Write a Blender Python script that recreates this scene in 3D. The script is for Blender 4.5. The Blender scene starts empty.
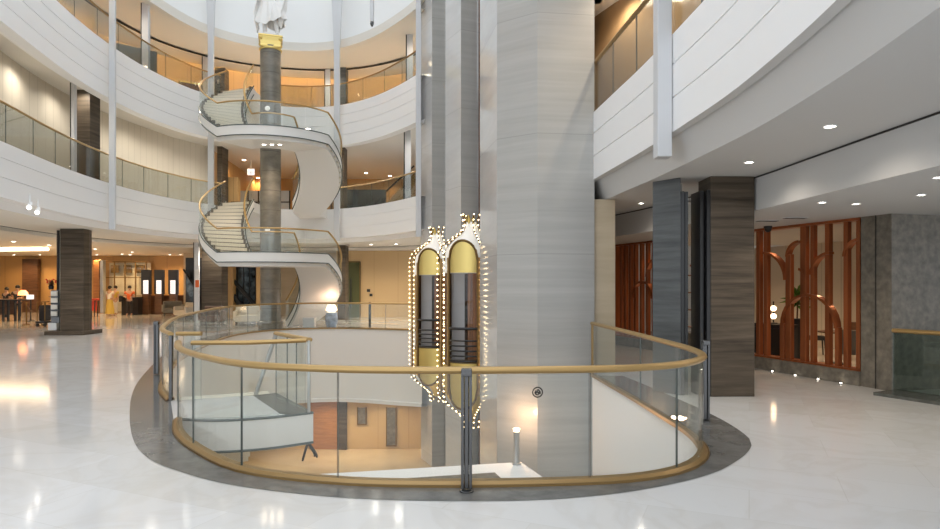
import bpy, bmesh, math, random
from mathutils import Vector
from mathutils.geometry import tessellate_polygon
random.seed(7)
PI = math.pi
scn = bpy.context.scene
COL = scn.collection
F, CX, HY, EYE = 627.0, 470.0, 284.0, 1.8

def at(px, py, Y):            # a point seen in the photo, at distance Y
    return Vector(((px - CX) / F * Y, Y, EYE - (py - HY) / F * Y))
def atz(px, py, z):           # the same, at a known height
    Y = (EYE - z) * F / (py - HY)
    return Vector(((px - CX) / F * Y, Y, z))

# ------------------------------------------------------------------ materials
def new_mat(name):
    m = bpy.data.materials.new(name); m.use_nodes = True
    nt = m.node_tree
    return m, nt, nt.nodes['Principled BSDF']
def pmat(name, col, rough=0.5, metal=0.0, spec=0.5, emit=None, es=0.0, coat=0.0, noise=None):
    m, nt, b = new_mat(name)
    b.inputs['Base Color'].default_value = (*col, 1)
    b.inputs['Roughness'].default_value = rough
    b.inputs['Metallic'].default_value = metal
    b.inputs['Specular IOR Level'].default_value = spec
    b.inputs['Coat Weight'].default_value = coat
    if emit:
        b.inputs['Emission Color'].default_value = (*emit, 1)
        b.inputs['Emission Strength'].default_value = es
    if noise:                 # gentle tone variation: (scale xyz, amount)
        sc, amt = noise
        tc = nt.nodes.new('ShaderNodeTexCoord'); mp = nt.nodes.new('ShaderNodeMapping')
        mp.inputs['Scale'].default_value = sc
        nz = nt.nodes.new('ShaderNodeTexNoise'); nz.inputs['Scale'].default_value = 1.0; nz.inputs['Detail'].default_value = 5
        cr_ = nt.nodes.new('ShaderNodeValToRGB')
        cr_.color_ramp.elements[0].position = 0.3; cr_.color_ramp.elements[1].position = 0.7
        cr_.color_ramp.elements[0].color = (*[c * (1 - amt) for c in col], 1)
        cr_.color_ramp.elements[1].color = (*[min(1, c * (1 + amt)) for c in col], 1)
        L = nt.links.new
        L(tc.outputs['Object'], mp.inputs['Vector']); L(mp.outputs['Vector'], nz.inputs['Vector'])
        L(nz.outputs['Fac'], cr_.inputs['Fac']); L(cr_.outputs['Color'], b.inputs['Base Color'])
    return m

def marble_floor():
    m, nt, b = new_mat('polished_white_marble')
    L = nt.links.new
    tc = nt.nodes.new('ShaderNodeTexCoord')
    mp = nt.nodes.new('ShaderNodeMapping'); mp.inputs['Rotation'].default_value = (0, 0, math.radians(24))
    br = nt.nodes.new('ShaderNodeTexBrick')
    br.inputs['Color1'].default_value = (0.735, 0.73, 0.73, 1); br.inputs['Color2'].default_value = (0.67, 0.655, 0.635, 1)
    br.inputs['Mortar'].default_value = (0.66, 0.65, 0.635, 1)
    br.inputs['Scale'].default_value = 1.0; br.inputs['Mortar Size'].default_value = 0.004
    br.inputs['Bias'].default_value = -0.35
    br.inputs['Brick Width'].default_value = 1.5; br.inputs['Row Height'].default_value = 0.75
    nz = nt.nodes.new('ShaderNodeTexNoise'); nz.inputs['Scale'].default_value = 0.9; nz.inputs['Detail'].default_value = 9; nz.inputs['Distortion'].default_value = 1.6
    rp = nt.nodes.new('ShaderNodeValToRGB')
    e = rp.color_ramp.elements
    e[0].position = 0.40; e[0].color = (1, 1, 1, 1); e[1].position = 0.53; e[1].color = (1, 1, 1, 1)
    v = rp.color_ramp.elements.new(0.47); v.color = (0.955, 0.945, 0.93, 1)
    mx = nt.nodes.new('ShaderNodeMix'); mx.data_type = 'RGBA'; mx.blend_type = 'MULTIPLY'; mx.inputs['Factor'].default_value = 1
    L(tc.outputs['Object'], mp.inputs['Vector']); L(mp.outputs['Vector'], br.inputs['Vector'])
    L(tc.outputs['Object'], nz.inputs['Vector']); L(nz.outputs['Fac'], rp.inputs['Fac'])
    L(br.outputs['Color'], mx.inputs['A']); L(rp.outputs['Color'], mx.inputs['B'])
    L(mx.outputs['Result'], b.inputs['Base Color'])
    b.inputs['Roughness'].default_value = 0.09; b.inputs['Specular IOR Level'].default_value = 0.55
    return m

def strata(name, c0, c1, zs=5.0, xs=0.25, rough=0.3, joint=None, spec=0.5):
    """stone with level bands; joint = (block height, line colour factor)"""
    m, nt, b = new_mat(name); L = nt.links.new
    tc = nt.nodes.new('ShaderNodeTexCoord'); mp = nt.nodes.new('ShaderNodeMapping')
    mp.inputs['Scale'].default_value = (xs, xs, zs)
    nz = nt.nodes.new('ShaderNodeTexNoise'); nz.inputs['Scale'].default_value = 1.0; nz.inputs['Detail'].default_value = 8; nz.inputs['Roughness'].default_value = 0.65
    nz.inputs['Distortion'].default_value = 0.25
    rp = nt.nodes.new('ShaderNodeValToRGB')
    rp.color_ramp.elements[0].position = 0.3; rp.color_ramp.elements[0].color = (*c0, 1)
    rp.color_ramp.elements[1].position = 0.72; rp.color_ramp.elements[1].color = (*c1, 1)
    L(tc.outputs['Object'], mp.inputs['Vector']); L(mp.outputs['Vector'], nz.inputs['Vector']); L(nz.outputs['Fac'], rp.inputs['Fac'])
    out = rp.outputs['Color']
    if joint:
        sx = nt.nodes.new('ShaderNodeSeparateXYZ'); L(tc.outputs['Object'], sx.inputs[0])
        md = nt.nodes.new('ShaderNodeMath'); md.operation = 'PINGPONG'; md.inputs[1].default_value = joint[0] / 2
        lt = nt.nodes.new('ShaderNodeMath'); lt.operation = 'LESS_THAN'; lt.inputs[1].default_value = 0.008
        L(sx.outputs['Z'], md.inputs[0]); L(md.outputs[0], lt.inputs[0])
        mx = nt.nodes.new('ShaderNodeMix'); mx.data_type = 'RGBA'
        L(lt.outputs[0], mx.inputs['Factor']); L(out, mx.inputs['A']); mx.inputs['B'].default_value = (*[c * joint[1] for c in c0], 1)
        out = mx.outputs['Result']
    L(out, b.inputs['Base Color'])
    b.inputs['Roughness'].default_value = rough; b.inputs['Specular IOR Level'].default_value = spec
    return m

def vlines(name, col, line, period, axis_mix=(1, 1), width=0.012, rough=0.6):
    """panelled wall with thin upright joints"""
    m, nt, b = new_mat(name); L = nt.links.new
    tc = nt.nodes.new('ShaderNodeTexCoord'); sx = nt.nodes.new('ShaderNodeSeparateXYZ'); L(tc.outputs['Object'], sx.inputs[0])
    a = nt.nodes.new('ShaderNodeMath'); a.operation = 'MULTIPLY'; a.inputs[1].default_value = axis_mix[0]; L(sx.outputs['X'], a.inputs[0])
    a2 = nt.nodes.new('ShaderNodeMath'); a2.operation = 'MULTIPLY_ADD'; a2.inputs[1].default_value = axis_mix[1]; L(sx.outputs['Y'], a2.inputs[0]); L(a.outputs[0], a2.inputs[2])
    md = nt.nodes.new('ShaderNodeMath'); md.operation = 'PINGPONG'; md.inputs[1].default_value = period / 2; L(a2.outputs[0], md.inputs[0])
    lt = nt.nodes.new('ShaderNodeMath'); lt.operation = 'LESS_THAN'; lt.inputs[1].default_value = width; L(md.outputs[0], lt.inputs[0])
    mx = nt.nodes.new('ShaderNodeMix'); mx.data_type = 'RGBA'
    mx.inputs['A'].default_value = (*col, 1); mx.inputs['B'].default_value = (*line, 1); L(lt.outputs[0], mx.inputs['Factor'])
    L(mx.outputs['Result'], b.inputs['Base Color']); b.inputs['Roughness'].default_value = rough
    return m

def glass_mat(name, tint=(0.93, 0.96, 0.95), refl=1.0, rough=0.0):
    m = bpy.data.materials.new(name); m.use_nodes = True
    nt = m.node_tree; nt.nodes.clear(); L = nt.links.new
    o = nt.nodes.new('ShaderNodeOutputMaterial'); mix = nt.nodes.new('ShaderNodeMixShader')
    t = nt.nodes.new('ShaderNodeBsdfTransparent'); t.inputs['Color'].default_value = (*tint, 1)
    g = nt.nodes.new('ShaderNodeBsdfGlossy'); g.inputs['Roughness'].default_value = rough; g.inputs['Color'].default_value = (0.95, 0.97, 0.97, 1)
    fr = nt.nodes.new('ShaderNodeLayerWeight'); fr.inputs['Blend'].default_value = 0.5
    pw = nt.nodes.new('ShaderNodeMath'); pw.operation = 'POWER'; pw.inputs[1].default_value = 5.0
    mu = nt.nodes.new('ShaderNodeMath'); mu.operation = 'MULTIPLY_ADD'; mu.inputs[1].default_value = 0.55 * refl; mu.inputs[2].default_value = 0.035 * refl
    L(fr.outputs['Facing'], pw.inputs[0]); L(pw.outputs[0], mu.inputs[0]); L(mu.outputs[0], mix.inputs[0]); L(t.outputs[0], mix.inputs[1]); L(g.outputs[0], mix.inputs[2]); L(mix.outputs[0], o.inputs[0])
    return m

def emis(name, col, s):
    return pmat(name, (0.8, 0.8, 0.8), 0.5, emit=col, es=s)

M = dict(
    floor=marble_floor(),
    ring=strata('grey_brown_floor_stone', (0.11, 0.107, 0.102), (0.21, 0.205, 0.196), zs=1.2, xs=4.0, rough=0.12),
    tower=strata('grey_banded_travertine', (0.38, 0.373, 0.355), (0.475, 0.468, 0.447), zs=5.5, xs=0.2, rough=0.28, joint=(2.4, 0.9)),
    towerpol=strata('polished_travertine_lit_side', (0.55, 0.55, 0.55), (0.68, 0.68, 0.68), zs=1.6, xs=0.3, rough=0.07, joint=(2.4, 0.9), spec=0.9),  # polished sides; the atrium light on them is put into the paler tone
    pillar=strata('dark_brown_banded_stone', (0.036, 0.027, 0.019), (0.135, 0.105, 0.075), zs=9.0, xs=0.5, rough=0.45, spec=0.22),
    pillargrey=strata('dark_grey_banded_stone', (0.060, 0.066, 0.070), (0.15, 0.16, 0.165), zs=7.0, xs=0.5, rough=0.35, spec=0.35),
    granite=pmat('grey_speckled_granite', (0.175, 0.155, 0.125), 0.45, noise=((9, 9, 9), 0.32)),
    granitefloor=pmat('dark_granite_strip', (0.10, 0.105, 0.095), 0.25, noise=((8, 8, 8), 0.3)),
    beigestone=strata('warm_beige_stone', (0.50, 0.40, 0.27), (0.62, 0.51, 0.36), zs=3.0, xs=0.3, rough=0.3),
    white=pmat('white_paint', (0.88, 0.885, 0.89), 0.5),
    fascia=pmat('white_fascia_panels', (0.88, 0.88, 0.88), 0.42),
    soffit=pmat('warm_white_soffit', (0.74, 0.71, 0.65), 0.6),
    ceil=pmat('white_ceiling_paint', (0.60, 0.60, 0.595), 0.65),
    cream=pmat('cream_plaster', (0.86, 0.84, 0.81), 0.6),
    drum=pmat('white_dome_plaster', (0.84, 0.85, 0.85), 0.6),
    shaft=pmat('light_grey_metal_fin', (0.62, 0.63, 0.65), 0.4),
    fabric=vlines('beige_fabric_panels', (0.62, 0.56, 0.46), (0.50, 0.45, 0.36), 0.42, (1, 1), 0.012),
    woodlight=vlines('pale_oak_panels', (0.60, 0.42, 0.215), (0.5, 0.33, 0.16), 1.3, (1, 0), 0.012, 0.45),
    woodwarm=vlines('warm_veneer_panels', (0.52, 0.32, 0.13), (0.34, 0.2, 0.08), 1.15, (1, 1), 0.014, 0.45),
    wooddoor=pmat('orange_brown_timber', (0.42, 0.19, 0.075), 0.4, noise=((2, 2, 12), 0.18)),
    peach=vlines('peach_beige_panels', (0.66, 0.55, 0.40), (0.52, 0.42, 0.3), 1.6, (1, 1), 0.014, 0.5),
    cabinpale=pmat('pale_lilac_grey_panel', (0.52, 0.50, 0.53), 0.4),
    cabinwood=pmat('red_brown_cabin_timber', (0.30, 0.12, 0.045), 0.4, noise=((14, 14, 0.4), 0.5)),
    walnut=pmat('walnut_timber', (0.13, 0.065, 0.035), 0.45, noise=((2, 2, 14), 0.3)),
    copper=pmat('reddish_copper_timber', (0.36, 0.11, 0.038), 0.30, metal=0.5, noise=((6, 6, 0.8), 0.25)),
    brownglass=pmat('brown_tinted_glazing', (0.36, 0.24, 0.135), 0.15),
    brass=pmat('satin_brass', (0.47, 0.31, 0.125), 0.36, metal=0.55),
    brassdk=pmat('aged_brass', (0.36, 0.23, 0.095), 0.35, metal=0.5),
    gold=pmat('gold_leaf', (0.80, 0.62, 0.22), 0.38, metal=0.75),
    golddk=pmat('dark_bronze_trim', (0.20, 0.12, 0.04), 0.4, metal=0.6),
    steel=pmat('dark_polished_steel', (0.12, 0.12, 0.122), 0.22, metal=0.85),
    steellt=pmat('brushed_steel', (0.50, 0.50, 0.49), 0.32, metal=0.8),
    black=pmat('black_metal', (0.012, 0.012, 0.013), 0.35),
    dark=pmat('charcoal_and_gap_shade', (0.03, 0.028, 0.026), 0.6),  # dark parts, and the painted shade of the bulkhead gaps
    edge=pmat('green_grey_glass_edge', (0.10, 0.12, 0.115), 0.2),
    stringer=pmat('pale_grey_stair_stringer', (0.80, 0.79, 0.765), 0.45),
    tread=pmat('cream_marble_tread', (0.76, 0.70, 0.58), 0.35),
    glass=glass_mat('clear_glass', (0.955, 0.97, 0.96), 1.0),
    glassup=glass_mat('grey_balcony_glass', (0.78, 0.80, 0.79), 1.2),
    glassdk=glass_mat('smoked_glass', (0.66, 0.72, 0.68), 1.2),
    mirror=pmat('silvered_mirror', (0.72, 0.73, 0.74), 0.08, metal=1.0),
    statue=pmat('white_marble_statue', (0.83, 0.82, 0.80), 0.5),
    bulb=emis('warm_bulb', (1.0, 0.72, 0.38), 5.0),
    crown=pmat('bulb_lit_white_crown', (0.86, 0.84, 0.80), 0.35, emit=(1.0, 0.92, 0.78), es=0.1),  # weak emission stands in for the bulbs lighting the crown
    down=emis('downlight_lens', (1.0, 0.92, 0.80), 9.0),
    cove=emis('amber_cove_strip', (1.0, 0.56, 0.2), 16.0),
    covew=emis('warm_cove_strip', (1.0, 0.72, 0.42), 7.0),
    pearl=emis('pearl_lens', (1.0, 0.85, 0.62), 0.12),
    screen=emis('lit_screen', (0.95, 0.95, 1.0), 0.45),
    lampglow=emis('lamp_glow', (1.0, 0.66, 0.38), 3.5),
    skin=pmat('skin', (0.55, 0.34, 0.24), 0.5),
    hair=pmat('dark_hair', (0.02, 0.015, 0.012), 0.6),
    orange=pmat('orange_red_cotton', (0.75, 0.16, 0.05), 0.8),
    whitecloth=pmat('off_white_cotton', (0.75, 0.72, 0.66), 0.8),
    yellow=pmat('mustard_cotton', (0.62, 0.45, 0.10), 0.8),
    navy=pmat('charcoal_cloth', (0.03, 0.03, 0.035), 0.8),
    red=pmat('red_fabric', (0.55, 0.06, 0.04), 0.7),
    green=pmat('green_leaf', (0.10, 0.19, 0.04), 0.6, noise=((14, 14, 14), 0.5)),
    greyfab=pmat('grey_upholstery', (0.22, 0.21, 0.18), 0.8),
    linen=pmat('cream_upholstery', (0.66, 0.60, 0.50), 0.8),
    paper=pmat('white_paper', (0.78, 0.77, 0.74), 0.6),
    lowfloor=pmat('honey_beige_stone_floor', (0.68, 0.53, 0.34), 0.25, noise=((0.8, 0.8, 0.8), 0.06)),
    porcelain=pmat('blue_white_ceramic', (0.50, 0.56, 0.68), 0.2, noise=((5, 5, 5), 0.4)),
    bluegl=pmat('dark_blue_grey_panels', (0.09, 0.12, 0.14), 0.15, noise=((4, 4, 4), 0.9)),
    curtain=vlines('grey_drape', (0.50, 0.50, 0.50), (0.28, 0.28, 0.28), 0.35, (0.7, 0.7), 0.06),
)

# ------------------------------------------------------------------ mesh building
ORG = {}
class MB:
    def __init__(s): s.v, s.f, s.m = [], [], []
    def add(s, vs, fs, mi=0):
        b = len(s.v); s.v += [tuple(v) for v in vs]
        for f in fs: s.f.append(tuple(b + i for i in f)); s.m.append(mi)
        return s
    def box(s, c, d, rz=0.0, mi=0):
        cx, cy, cz = c; dx, dy, dz = (k / 2 for k in d); ca, sa = math.cos(rz), math.sin(rz)
        vs = []
        for z in (-dz, dz):
            for x, y in ((-dx, -dy), (dx, -dy), (dx, dy), (-dx, dy)):
                vs.append((cx + x * ca - y * sa, cy + x * sa + y * ca, cz + z))
        return s.add(vs, [(0, 3, 2, 1), (4, 5, 6, 7), (0, 1, 5, 4), (1, 2, 6, 5), (2, 3, 7, 6), (3, 0, 4, 7)], mi)
    def prism(s, poly, z0, z1, mi=0, sides=None):
        n = len(poly)
        vs = [(p[0], p[1], z0) for p in poly] + [(p[0], p[1], z1) for p in poly]
        s.add(vs, [tuple(range(n - 1, -1, -1)), tuple(range(n, 2 * n))], mi)
        b = len(s.v) - 2 * n
        for i in range(n):
            j = (i + 1) % n
            s.f.append((b + i, b + j, b + n + j, b + n + i)); s.m.append(sides[i] if sides else mi)
        return s
    def tube(s, pts, r, n=8, ry=None, mi=0, cap=True, closed=False):
        """round or oval (ry = half height) tube along pts"""
        pts = [Vector(p) for p in pts]; N = len(pts); rings = []
        for i, p in enumerate(pts):
            if closed: a, b = pts[i - 1], pts[(i + 1) % N]
            else: a, b = pts[max(0, i - 1)], pts[min(N - 1, i + 1)]
            d = (b - a)
            if d.length < 1e-9: d = Vector((0, 0, 1))
            d.normalize()
            up = Vector((0, 0, 1)) if abs(d.z) < 0.95 else Vector((0, 1, 0))
            sx = d.cross(up).normalized(); sy = sx.cross(d).normalized()
            rr = r[i] if isinstance(r, (list, tuple)) else r
            r2 = ry if ry else rr
            rings.append([p + sx * (rr * math.cos(2 * PI * k / n)) + sy * (r2 * math.sin(2 * PI * k / n)) for k in range(n)])
        vs = [q for ring in rings for q in ring]; fs = []
        for i in range(N if closed else N - 1):
            j = (i + 1) % N
            for k in range(n):
                l = (k + 1) % n
                fs.append((i * n + k, i * n + l, j * n + l, j * n + k))
        if cap and not closed:
            fs.append(tuple(range(n - 1, -1, -1))); fs.append(tuple((N - 1) * n + k for k in range(n)))
        return s.add(vs, fs, mi)
    def lathe(s, prof, c=(0, 0, 0), n=16, mi=0, sx=1.0, sy=1.0, lobes=0, amp=0.0):
        vs, fs = [], []
        for r, z in prof:
            for k in range(n):
                a = 2 * PI * k / n
                rr = r * (1 + amp * math.cos(lobes * a + z * 1.3)) if lobes else r
                vs.append((c[0] + rr * math.cos(a) * sx, c[1] + rr * math.sin(a) * sy, c[2] + z))
        for i in range(len(prof) - 1):
            for k in range(n):
                l = (k + 1) % n
                fs.append((i * n + k, i * n + l, (i + 1) * n + l, (i + 1) * n + k))
        fs.append(tuple(range(n - 1, -1, -1))); fs.append(tuple((len(prof) - 1) * n + k for k in range(n)))
        return s.add(vs, fs, mi)
    def ball(s, c, r, n=10, mi=0, sz=1.0):
        m = max(4, n // 2 + 1)
        prof = [(max(1e-4, r * math.sin(PI * i / m)), -r * sz * math.cos(PI * i / m)) for i in range(m + 1)]
        return s.lathe(prof, c, n, mi)
    def grid(s, rows, mi=0, closed_u=False):
        """rows of points -> quads"""
        n = len(rows[0]); vs = [q for r in rows for q in r]; fs = []
        for i in range(len(rows) - 1):
            for k in range(n if closed_u else n - 1):
                l = (k + 1) % n
                fs.append((i * n + k, i * n + l, (i + 1) * n + l, (i + 1) * n + k))
        return s.add(vs, fs, mi)
    def build(s, name, mat, parent=None, smooth=False, bevel=0.0):
        o0 = ORG.get(parent.name, Vector((0, 0, 0))) if parent is not None else Vector((0, 0, 0))
        me = bpy.data.meshes.new(name)
        me.from_pydata([(v[0] - o0.x, v[1] - o0.y, v[2] - o0.z) for v in s.v], [], s.f)
        for mm in (mat if isinstance(mat, (list, tuple)) else [mat]): me.materials.append(mm)
        for p, mi in zip(me.polygons, s.m):
            p.material_index = mi; p.use_smooth = smooth
        bm = bmesh.new(); bm.from_mesh(me)
        bmesh.ops.remove_doubles(bm, verts=bm.verts, dist=1e-5)
        bmesh.ops.recalc_face_normals(bm, faces=bm.faces)
        bm.to_mesh(me); bm.free()
        if smooth:
            try: me.set_sharp_from_angle(angle=math.radians(38))
            except Exception: pass
        o = bpy.data.objects.new(name, me); COL.objects.link(o)
        if parent is not None: o.parent = parent
        ORG[o.name] = o0
        if bevel:
            b = o.modifiers.new('bevel', 'BEVEL'); b.width = bevel; b.segments = 2; b.limit_method = 'ANGLE'
        return o

def thing(name, label, cat, loc=(0, 0, 0), group=None, rz=0.0):
    o = bpy.data.objects.new(name, None); COL.objects.link(o)
    o.location = loc; o.rotation_euler = (0, 0, rz); o.empty_display_size = 0.2
    ORG[o.name] = Vector(loc)
    o['label'] = label; o['category'] = cat
    if group: o['group'] = group
    return o
def tag(o, label, cat, group=None):
    o['label'] = label; o['category'] = cat
    if group: o['group'] = group
    return o
def struct(mb, name, mat, smooth=False, parent=None, label=None, bevel=0.0):
    o = mb.build(name, mat, parent, smooth, bevel)
    if parent is None:
        o['kind'] = 'structure'
        if label: o['label'] = label
    return o
def copy_tree(o, parent=None):
    c = o.copy(); COL.objects.link(c)
    if parent is not None: c.parent = parent
    for ch in list(o.children): copy_tree(ch, c)
    return c
def local(o):                 # build in a thing's own coordinates
    ORG[o.name] = Vector((0, 0, 0)); return o

def cr(pts, n=4):
    P = [Vector(p) for p in pts]; out = []
    for i in range(len(P) - 1):
        p0 = P[i - 1] if i else P[0] * 2 - P[1]
        p1, p2 = P[i], P[i + 1]
        p3 = P[i + 2] if i + 2 < len(P) else P[-1] * 2 - P[-2]
        for k in range(n):
            t = k / n
            out.append(0.5 * ((2 * p1) + (p2 - p0) * t + (2 * p0 - 5 * p1 + 4 * p2 - p3) * t * t + (3 * p1 - p0 - 3 * p2 + p3) * t ** 3))
    out.append(P[-1]); return out
def normals(path):
    N = []
    for i in range(len(path)):
        a, b = path[max(0, i - 1)], path[min(len(path) - 1, i + 1)]
        d = (b - a); d = Vector((d[0], d[1])).normalized()
        N.append(Vector((-d.y, d.x)))
    return N
def offs(path, d, sc=None):
    N = normals(path)
    return [Vector((p[0] + n.x * d * (sc(p) if sc else 1), p[1] + n.y * d * (sc(p) if sc else 1))) for p, n in zip(path, N)]
def sweep(mb, path, prof, sc=None, mi=0):
    rows = []
    for o, z in prof:
        q = offs(path, o, sc if o > 0.7 else None)
        rows.append([(p.x, p.y, z) for p in q])
    return mb.grid(rows, mi)
def resample(path, step):
    P = [Vector(p) for p in path]; L = [0.0]
    for a, b in zip(P, P[1:]): L.append(L[-1] + (b - a).length)
    n = max(1, round(L[-1] / step)); out = []; j = 0
    for i in range(n + 1):
        s = L[-1] * i / n
        while j < len(P) - 2 and L[j + 1] < s: j += 1
        t = (s - L[j]) / max(1e-9, L[j + 1] - L[j])
        out.append(P[j].lerp(P[j + 1], min(1, max(0, t))))
    return out
def flatpoly(mb, poly, z, holes=(), mi=0):
    loops = [[Vector((p[0], p[1], 0)) for p in poly]] + [[Vector((p[0], p[1], 0)) for p in h] for h in holes]
    tr = tessellate_polygon(loops); vs = [(p.x, p.y, z) for l in loops for p in l]
    return mb.add(vs, [tuple(t) for t in tr], mi)
def grooved(z1, z0, joints, depth=0.025, gap=0.022):
    prof = [(0, z1)]
    for j in joints: prof += [(0, j + gap / 2), (depth, j + gap / 2), (depth, j - gap / 2), (0, j - gap / 2)]
    return prof + [(0, z0)]

# ------------------------------------------------------------------ outlines
Z2, Z3 = 5.25, 10.0           # second and third floor levels
LOW = -5.2                    # the floor below
V = cr([(-7, 3), (-9.2, 8), (-10.6, 12), (-11.35, 15.3), (-12.1, 19), (-12.35, 22), (-12.15, 24.6), (-11.5, 26.8), (-10.3, 28.2), (-8.8, 28.9), (-7.2, 29.1),
        (-5.7, 28.6), (-4.2, 27.4), (-2.9, 25.8), (-2.05, 24.5)], 4)
R = cr([(2.42, 15.0), (2.42, 13.4), (2.5, 12.4), (2.6, 11.3), (2.72, 10), (2.8, 8.6), (2.86, 7), (2.8, 5.6), (2.68, 4.4), (2.4, 2.6), (1.9, 0.6), (1.0, -2), (-0.5, -5)], 4)
def vs_(p):
    t = min(1, max(0, (p[1] - 18) / 10)); return 1 + 0.4 * t * t * (3 - 2 * t)
GB = cr([(-4.6, 9.64), (-5.2, 10.6), (-5.84, 12.05), (-6.76, 14.5), (-7.6, 17.85), (-8.15, 21), (-8.0, 23.2), (-7.1, 24.7), (-5.6, 25.2), (-4.2, 25.0), (-2.9, 24.5), (-1.85, 24.15)], 4)
GR = cr([(2.40, 12.3), (2.46, 11.2), (2.54, 9.87), (2.60, 8.3), (2.61, 7.4), (2.47, 6.65), (2.08, 6.08), (1.45, 5.74), (0.5, 5.62), (-0.5, 5.6), (-1.3, 5.7), (-2.2, 6.05), (-3.0, 6.85), (-3.5, 7.55), (-3.84, 8.25)], 4)
HOLE = GB + [Vector((-1.2, 24.6)), Vector((0.6, 20.5)), Vector((1.2, 16)), Vector((2.3, 13.2))] + GR
RING_R = cr([(3.0, 12.25), (3.2, 10.4), (3.33, 8.7), (3.3, 7.6), (3.1, 6.9), (2.4, 6.03), (1.62, 5.53), (0.92, 5.28), (0.2, 5.19), (-0.96, 5.25), (-2.03, 5.56), (-2.7, 5.95), (-3.35, 6.5), (-4.05, 7.5), (-5.2, 9.6),
             (-6.05, 11.4), (-6.85, 13.4), (-7.6, 15.4), (-8.5, 18.4), (-9.0, 21.5), (-8.8, 24.0), (-7.5, 25.7), (-5.6, 26.2), (-4.1, 26.0), (-2.7, 25.4), (-1.7, 25.0)], 3)

# ------------------------------------------------------------------ setting: floors
FL = [(-42, -8), (20, -8), (20, 44), (-42, 44)]
struct(flatpoly(MB(), FL, 0.0, [HOLE]), 'floor', M['floor'])
mb = MB()
inner = resample([Vector((p[0], p[1])) for p in GR] + [Vector((p[0], p[1])) for p in GB], 0.25)
outer = resample(RING_R, 0.25)
nmax = 240
def even(path, n):
    P = [Vector((p[0], p[1])) for p in path]; L = [0.0]
    for a, b in zip(P, P[1:]): L.append(L[-1] + (b - a).length)
    out = []; j = 0
    for i in range(n + 1):
        s = L[-1] * i / n
        while j < len(P) - 2 and L[j + 1] < s: j += 1
        out.append(P[j].lerp(P[j + 1], min(1, max(0, (s - L[j]) / max(1e-9, L[j + 1] - L[j])))))
    return out
A_, B_ = even(inner, nmax), even(outer, nmax)
# pair every inner point with the nearest outer point moving forward
rows0, rows1, j = [], [], 0
for p in A_:
    best = min(range(j, min(len(B_), j + 24)), key=lambda k: (B_[k] - p).length); j = best
    rows0.append((p.x, p.y, 0.004)); rows1.append((B_[j].x, B_[j].y, 0.004))
struct(mb.grid([rows0, rows1]), 'trim_1', M['ring'], label='dark stone border round the floor opening')

mb = MB()
sweep(mb, GB, [(0, 0.0), (0, -2.78), (-0.06, -2.8), (-0.06, -2.93), (0.5, -2.93)])
struct(mb, 'trim_2', M['cream'], smooth=True, label='cream edge of the ground floor slab')
mb = MB(); sweep(mb, GR, [(0, 0.0), (0, -2.93), (0.5, -2.93)]); struct(mb, 'trim_16', M['white'], smooth=True, label='white edge of the floor opening on the near side')
struct(flatpoly(MB(), FL, -2.93, [HOLE]), 'ceiling_lower', M['soffit'])
mb = MB(); mb.box((-6, 18, LOW - 0.1), (40, 30, 0.2)); struct(mb, 'floor_lower', M['lowfloor'])
# lower level walls
mb = MB(); mb.box((-3.6, 26.7, -4.05), (16, 0.2, 2.3)); struct(mb, 'wall_lower', M['woodlight'])
mb = MB(); mb.box((-12, 18, -4.05), (0.2, 22, 2.3)); struct(mb, 'wall_lower_left', M['cream'])
mb = MB(); mb.box((4.5, 16, -4.05), (0.2, 22, 2.3)); struct(mb, 'wall_lower_right', M['cream'])
def lowpanel(px0, px1, y0, y1, mat, th, name, label, cat):
    Y = 26.595 - th / 2
    a, b = at(px0, y0, 26.55), at(px1, y1, 26.55)
    z0 = max(LOW, b.z); z1 = a.z
    mb = MB(); mb.box(((a.x + b.x) / 2, Y, (z0 + z1) / 2), (b.x - a.x, th, z1 - z0))
    f = (b.x - a.x)
    return tag(mb.build(name, mat, bevel=0.01), label, cat)
lowpanel(309, 338, 401, 455, M['wooddoor'], 0.06, 'timber_door', 'orange brown timber door panel on the lower level wall', 'door')
lowpanel(338, 347, 401, 455, M['pillar'], 0.14, 'stone_pilaster', 'dark stone pilaster beside the orange door below', 'pilaster')
for (a, b, y0, y1, lab) in ((357.5, 366, 408, 424.5, 'short grey stone inset high on the lower oak wall'), (386.5, 396, 408, 446, 'tall grey stone inset in the lower oak wall')):
    A, B = at(a, y0, 26.5), at(b, y1, 26.5)
    t = thing('wall_inset', lab, 'wall panel', ((A.x + B.x) / 2, 26.6, B.z))
    mb = MB(); mb.box(((A.x + B.x) / 2, 26.57, (A.z + B.z) / 2), (B.x - A.x, 0.05, A.z - B.z)); mb.build('panel', M['granite'], t)
    mb = MB()
    for x in (A.x, B.x): mb.box((x, 26.56, (A.z + B.z) / 2), (0.05, 0.09, A.z - B.z + 0.05))
    mb.box(((A.x + B.x) / 2, 26.56, B.z), (B.x - A.x, 0.09, 0.05)); mb.build('frame', M['golddk'], t)

# landing at the left gap, at floor level
LA = cr([(-3.86, 8.36), (-3.35, 8.28), (-2.75, 8.45), (-2.2, 8.8)], 5)
LPOLY = [(p.x, p.y) for p in LA] + [(-3.2, 10.35), (-4.6, 9.64)]
t = thing('stair_landing', 'white marble landing reaching into the opening at its left side', 'landing', (-3.4, 9.2, 0))
mb = MB(); mb.prism(LPOLY, -0.44, -0.02); mb.build('slab', M['stringer'], t)
mb = MB(); mb.prism([(-3.9, 8.25)] + [(p.x - .12, p.y + .12) for p in LA[2:-3]] + [(-2.72, 8.82), (-3.5, 10.1), (-4.6, 9.64)], -0.02, 0.006); mb.build('floor_slab', M['floor'], t)
mb = MB(); mb.prism([(-2.72, 8.82), (LA[-3].x, LA[-3].y), (-2.2, 8.8), (-3.2, 10.35), (-3.5, 10.1)], -0.02, 0.004); mb.build('granite_border', M['granitefloor'], t)
mb = MB()
for z in (-0.42, -0.005): mb.tube([(p.x, p.y, z) for p in LA], 0.018, 6)
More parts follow.
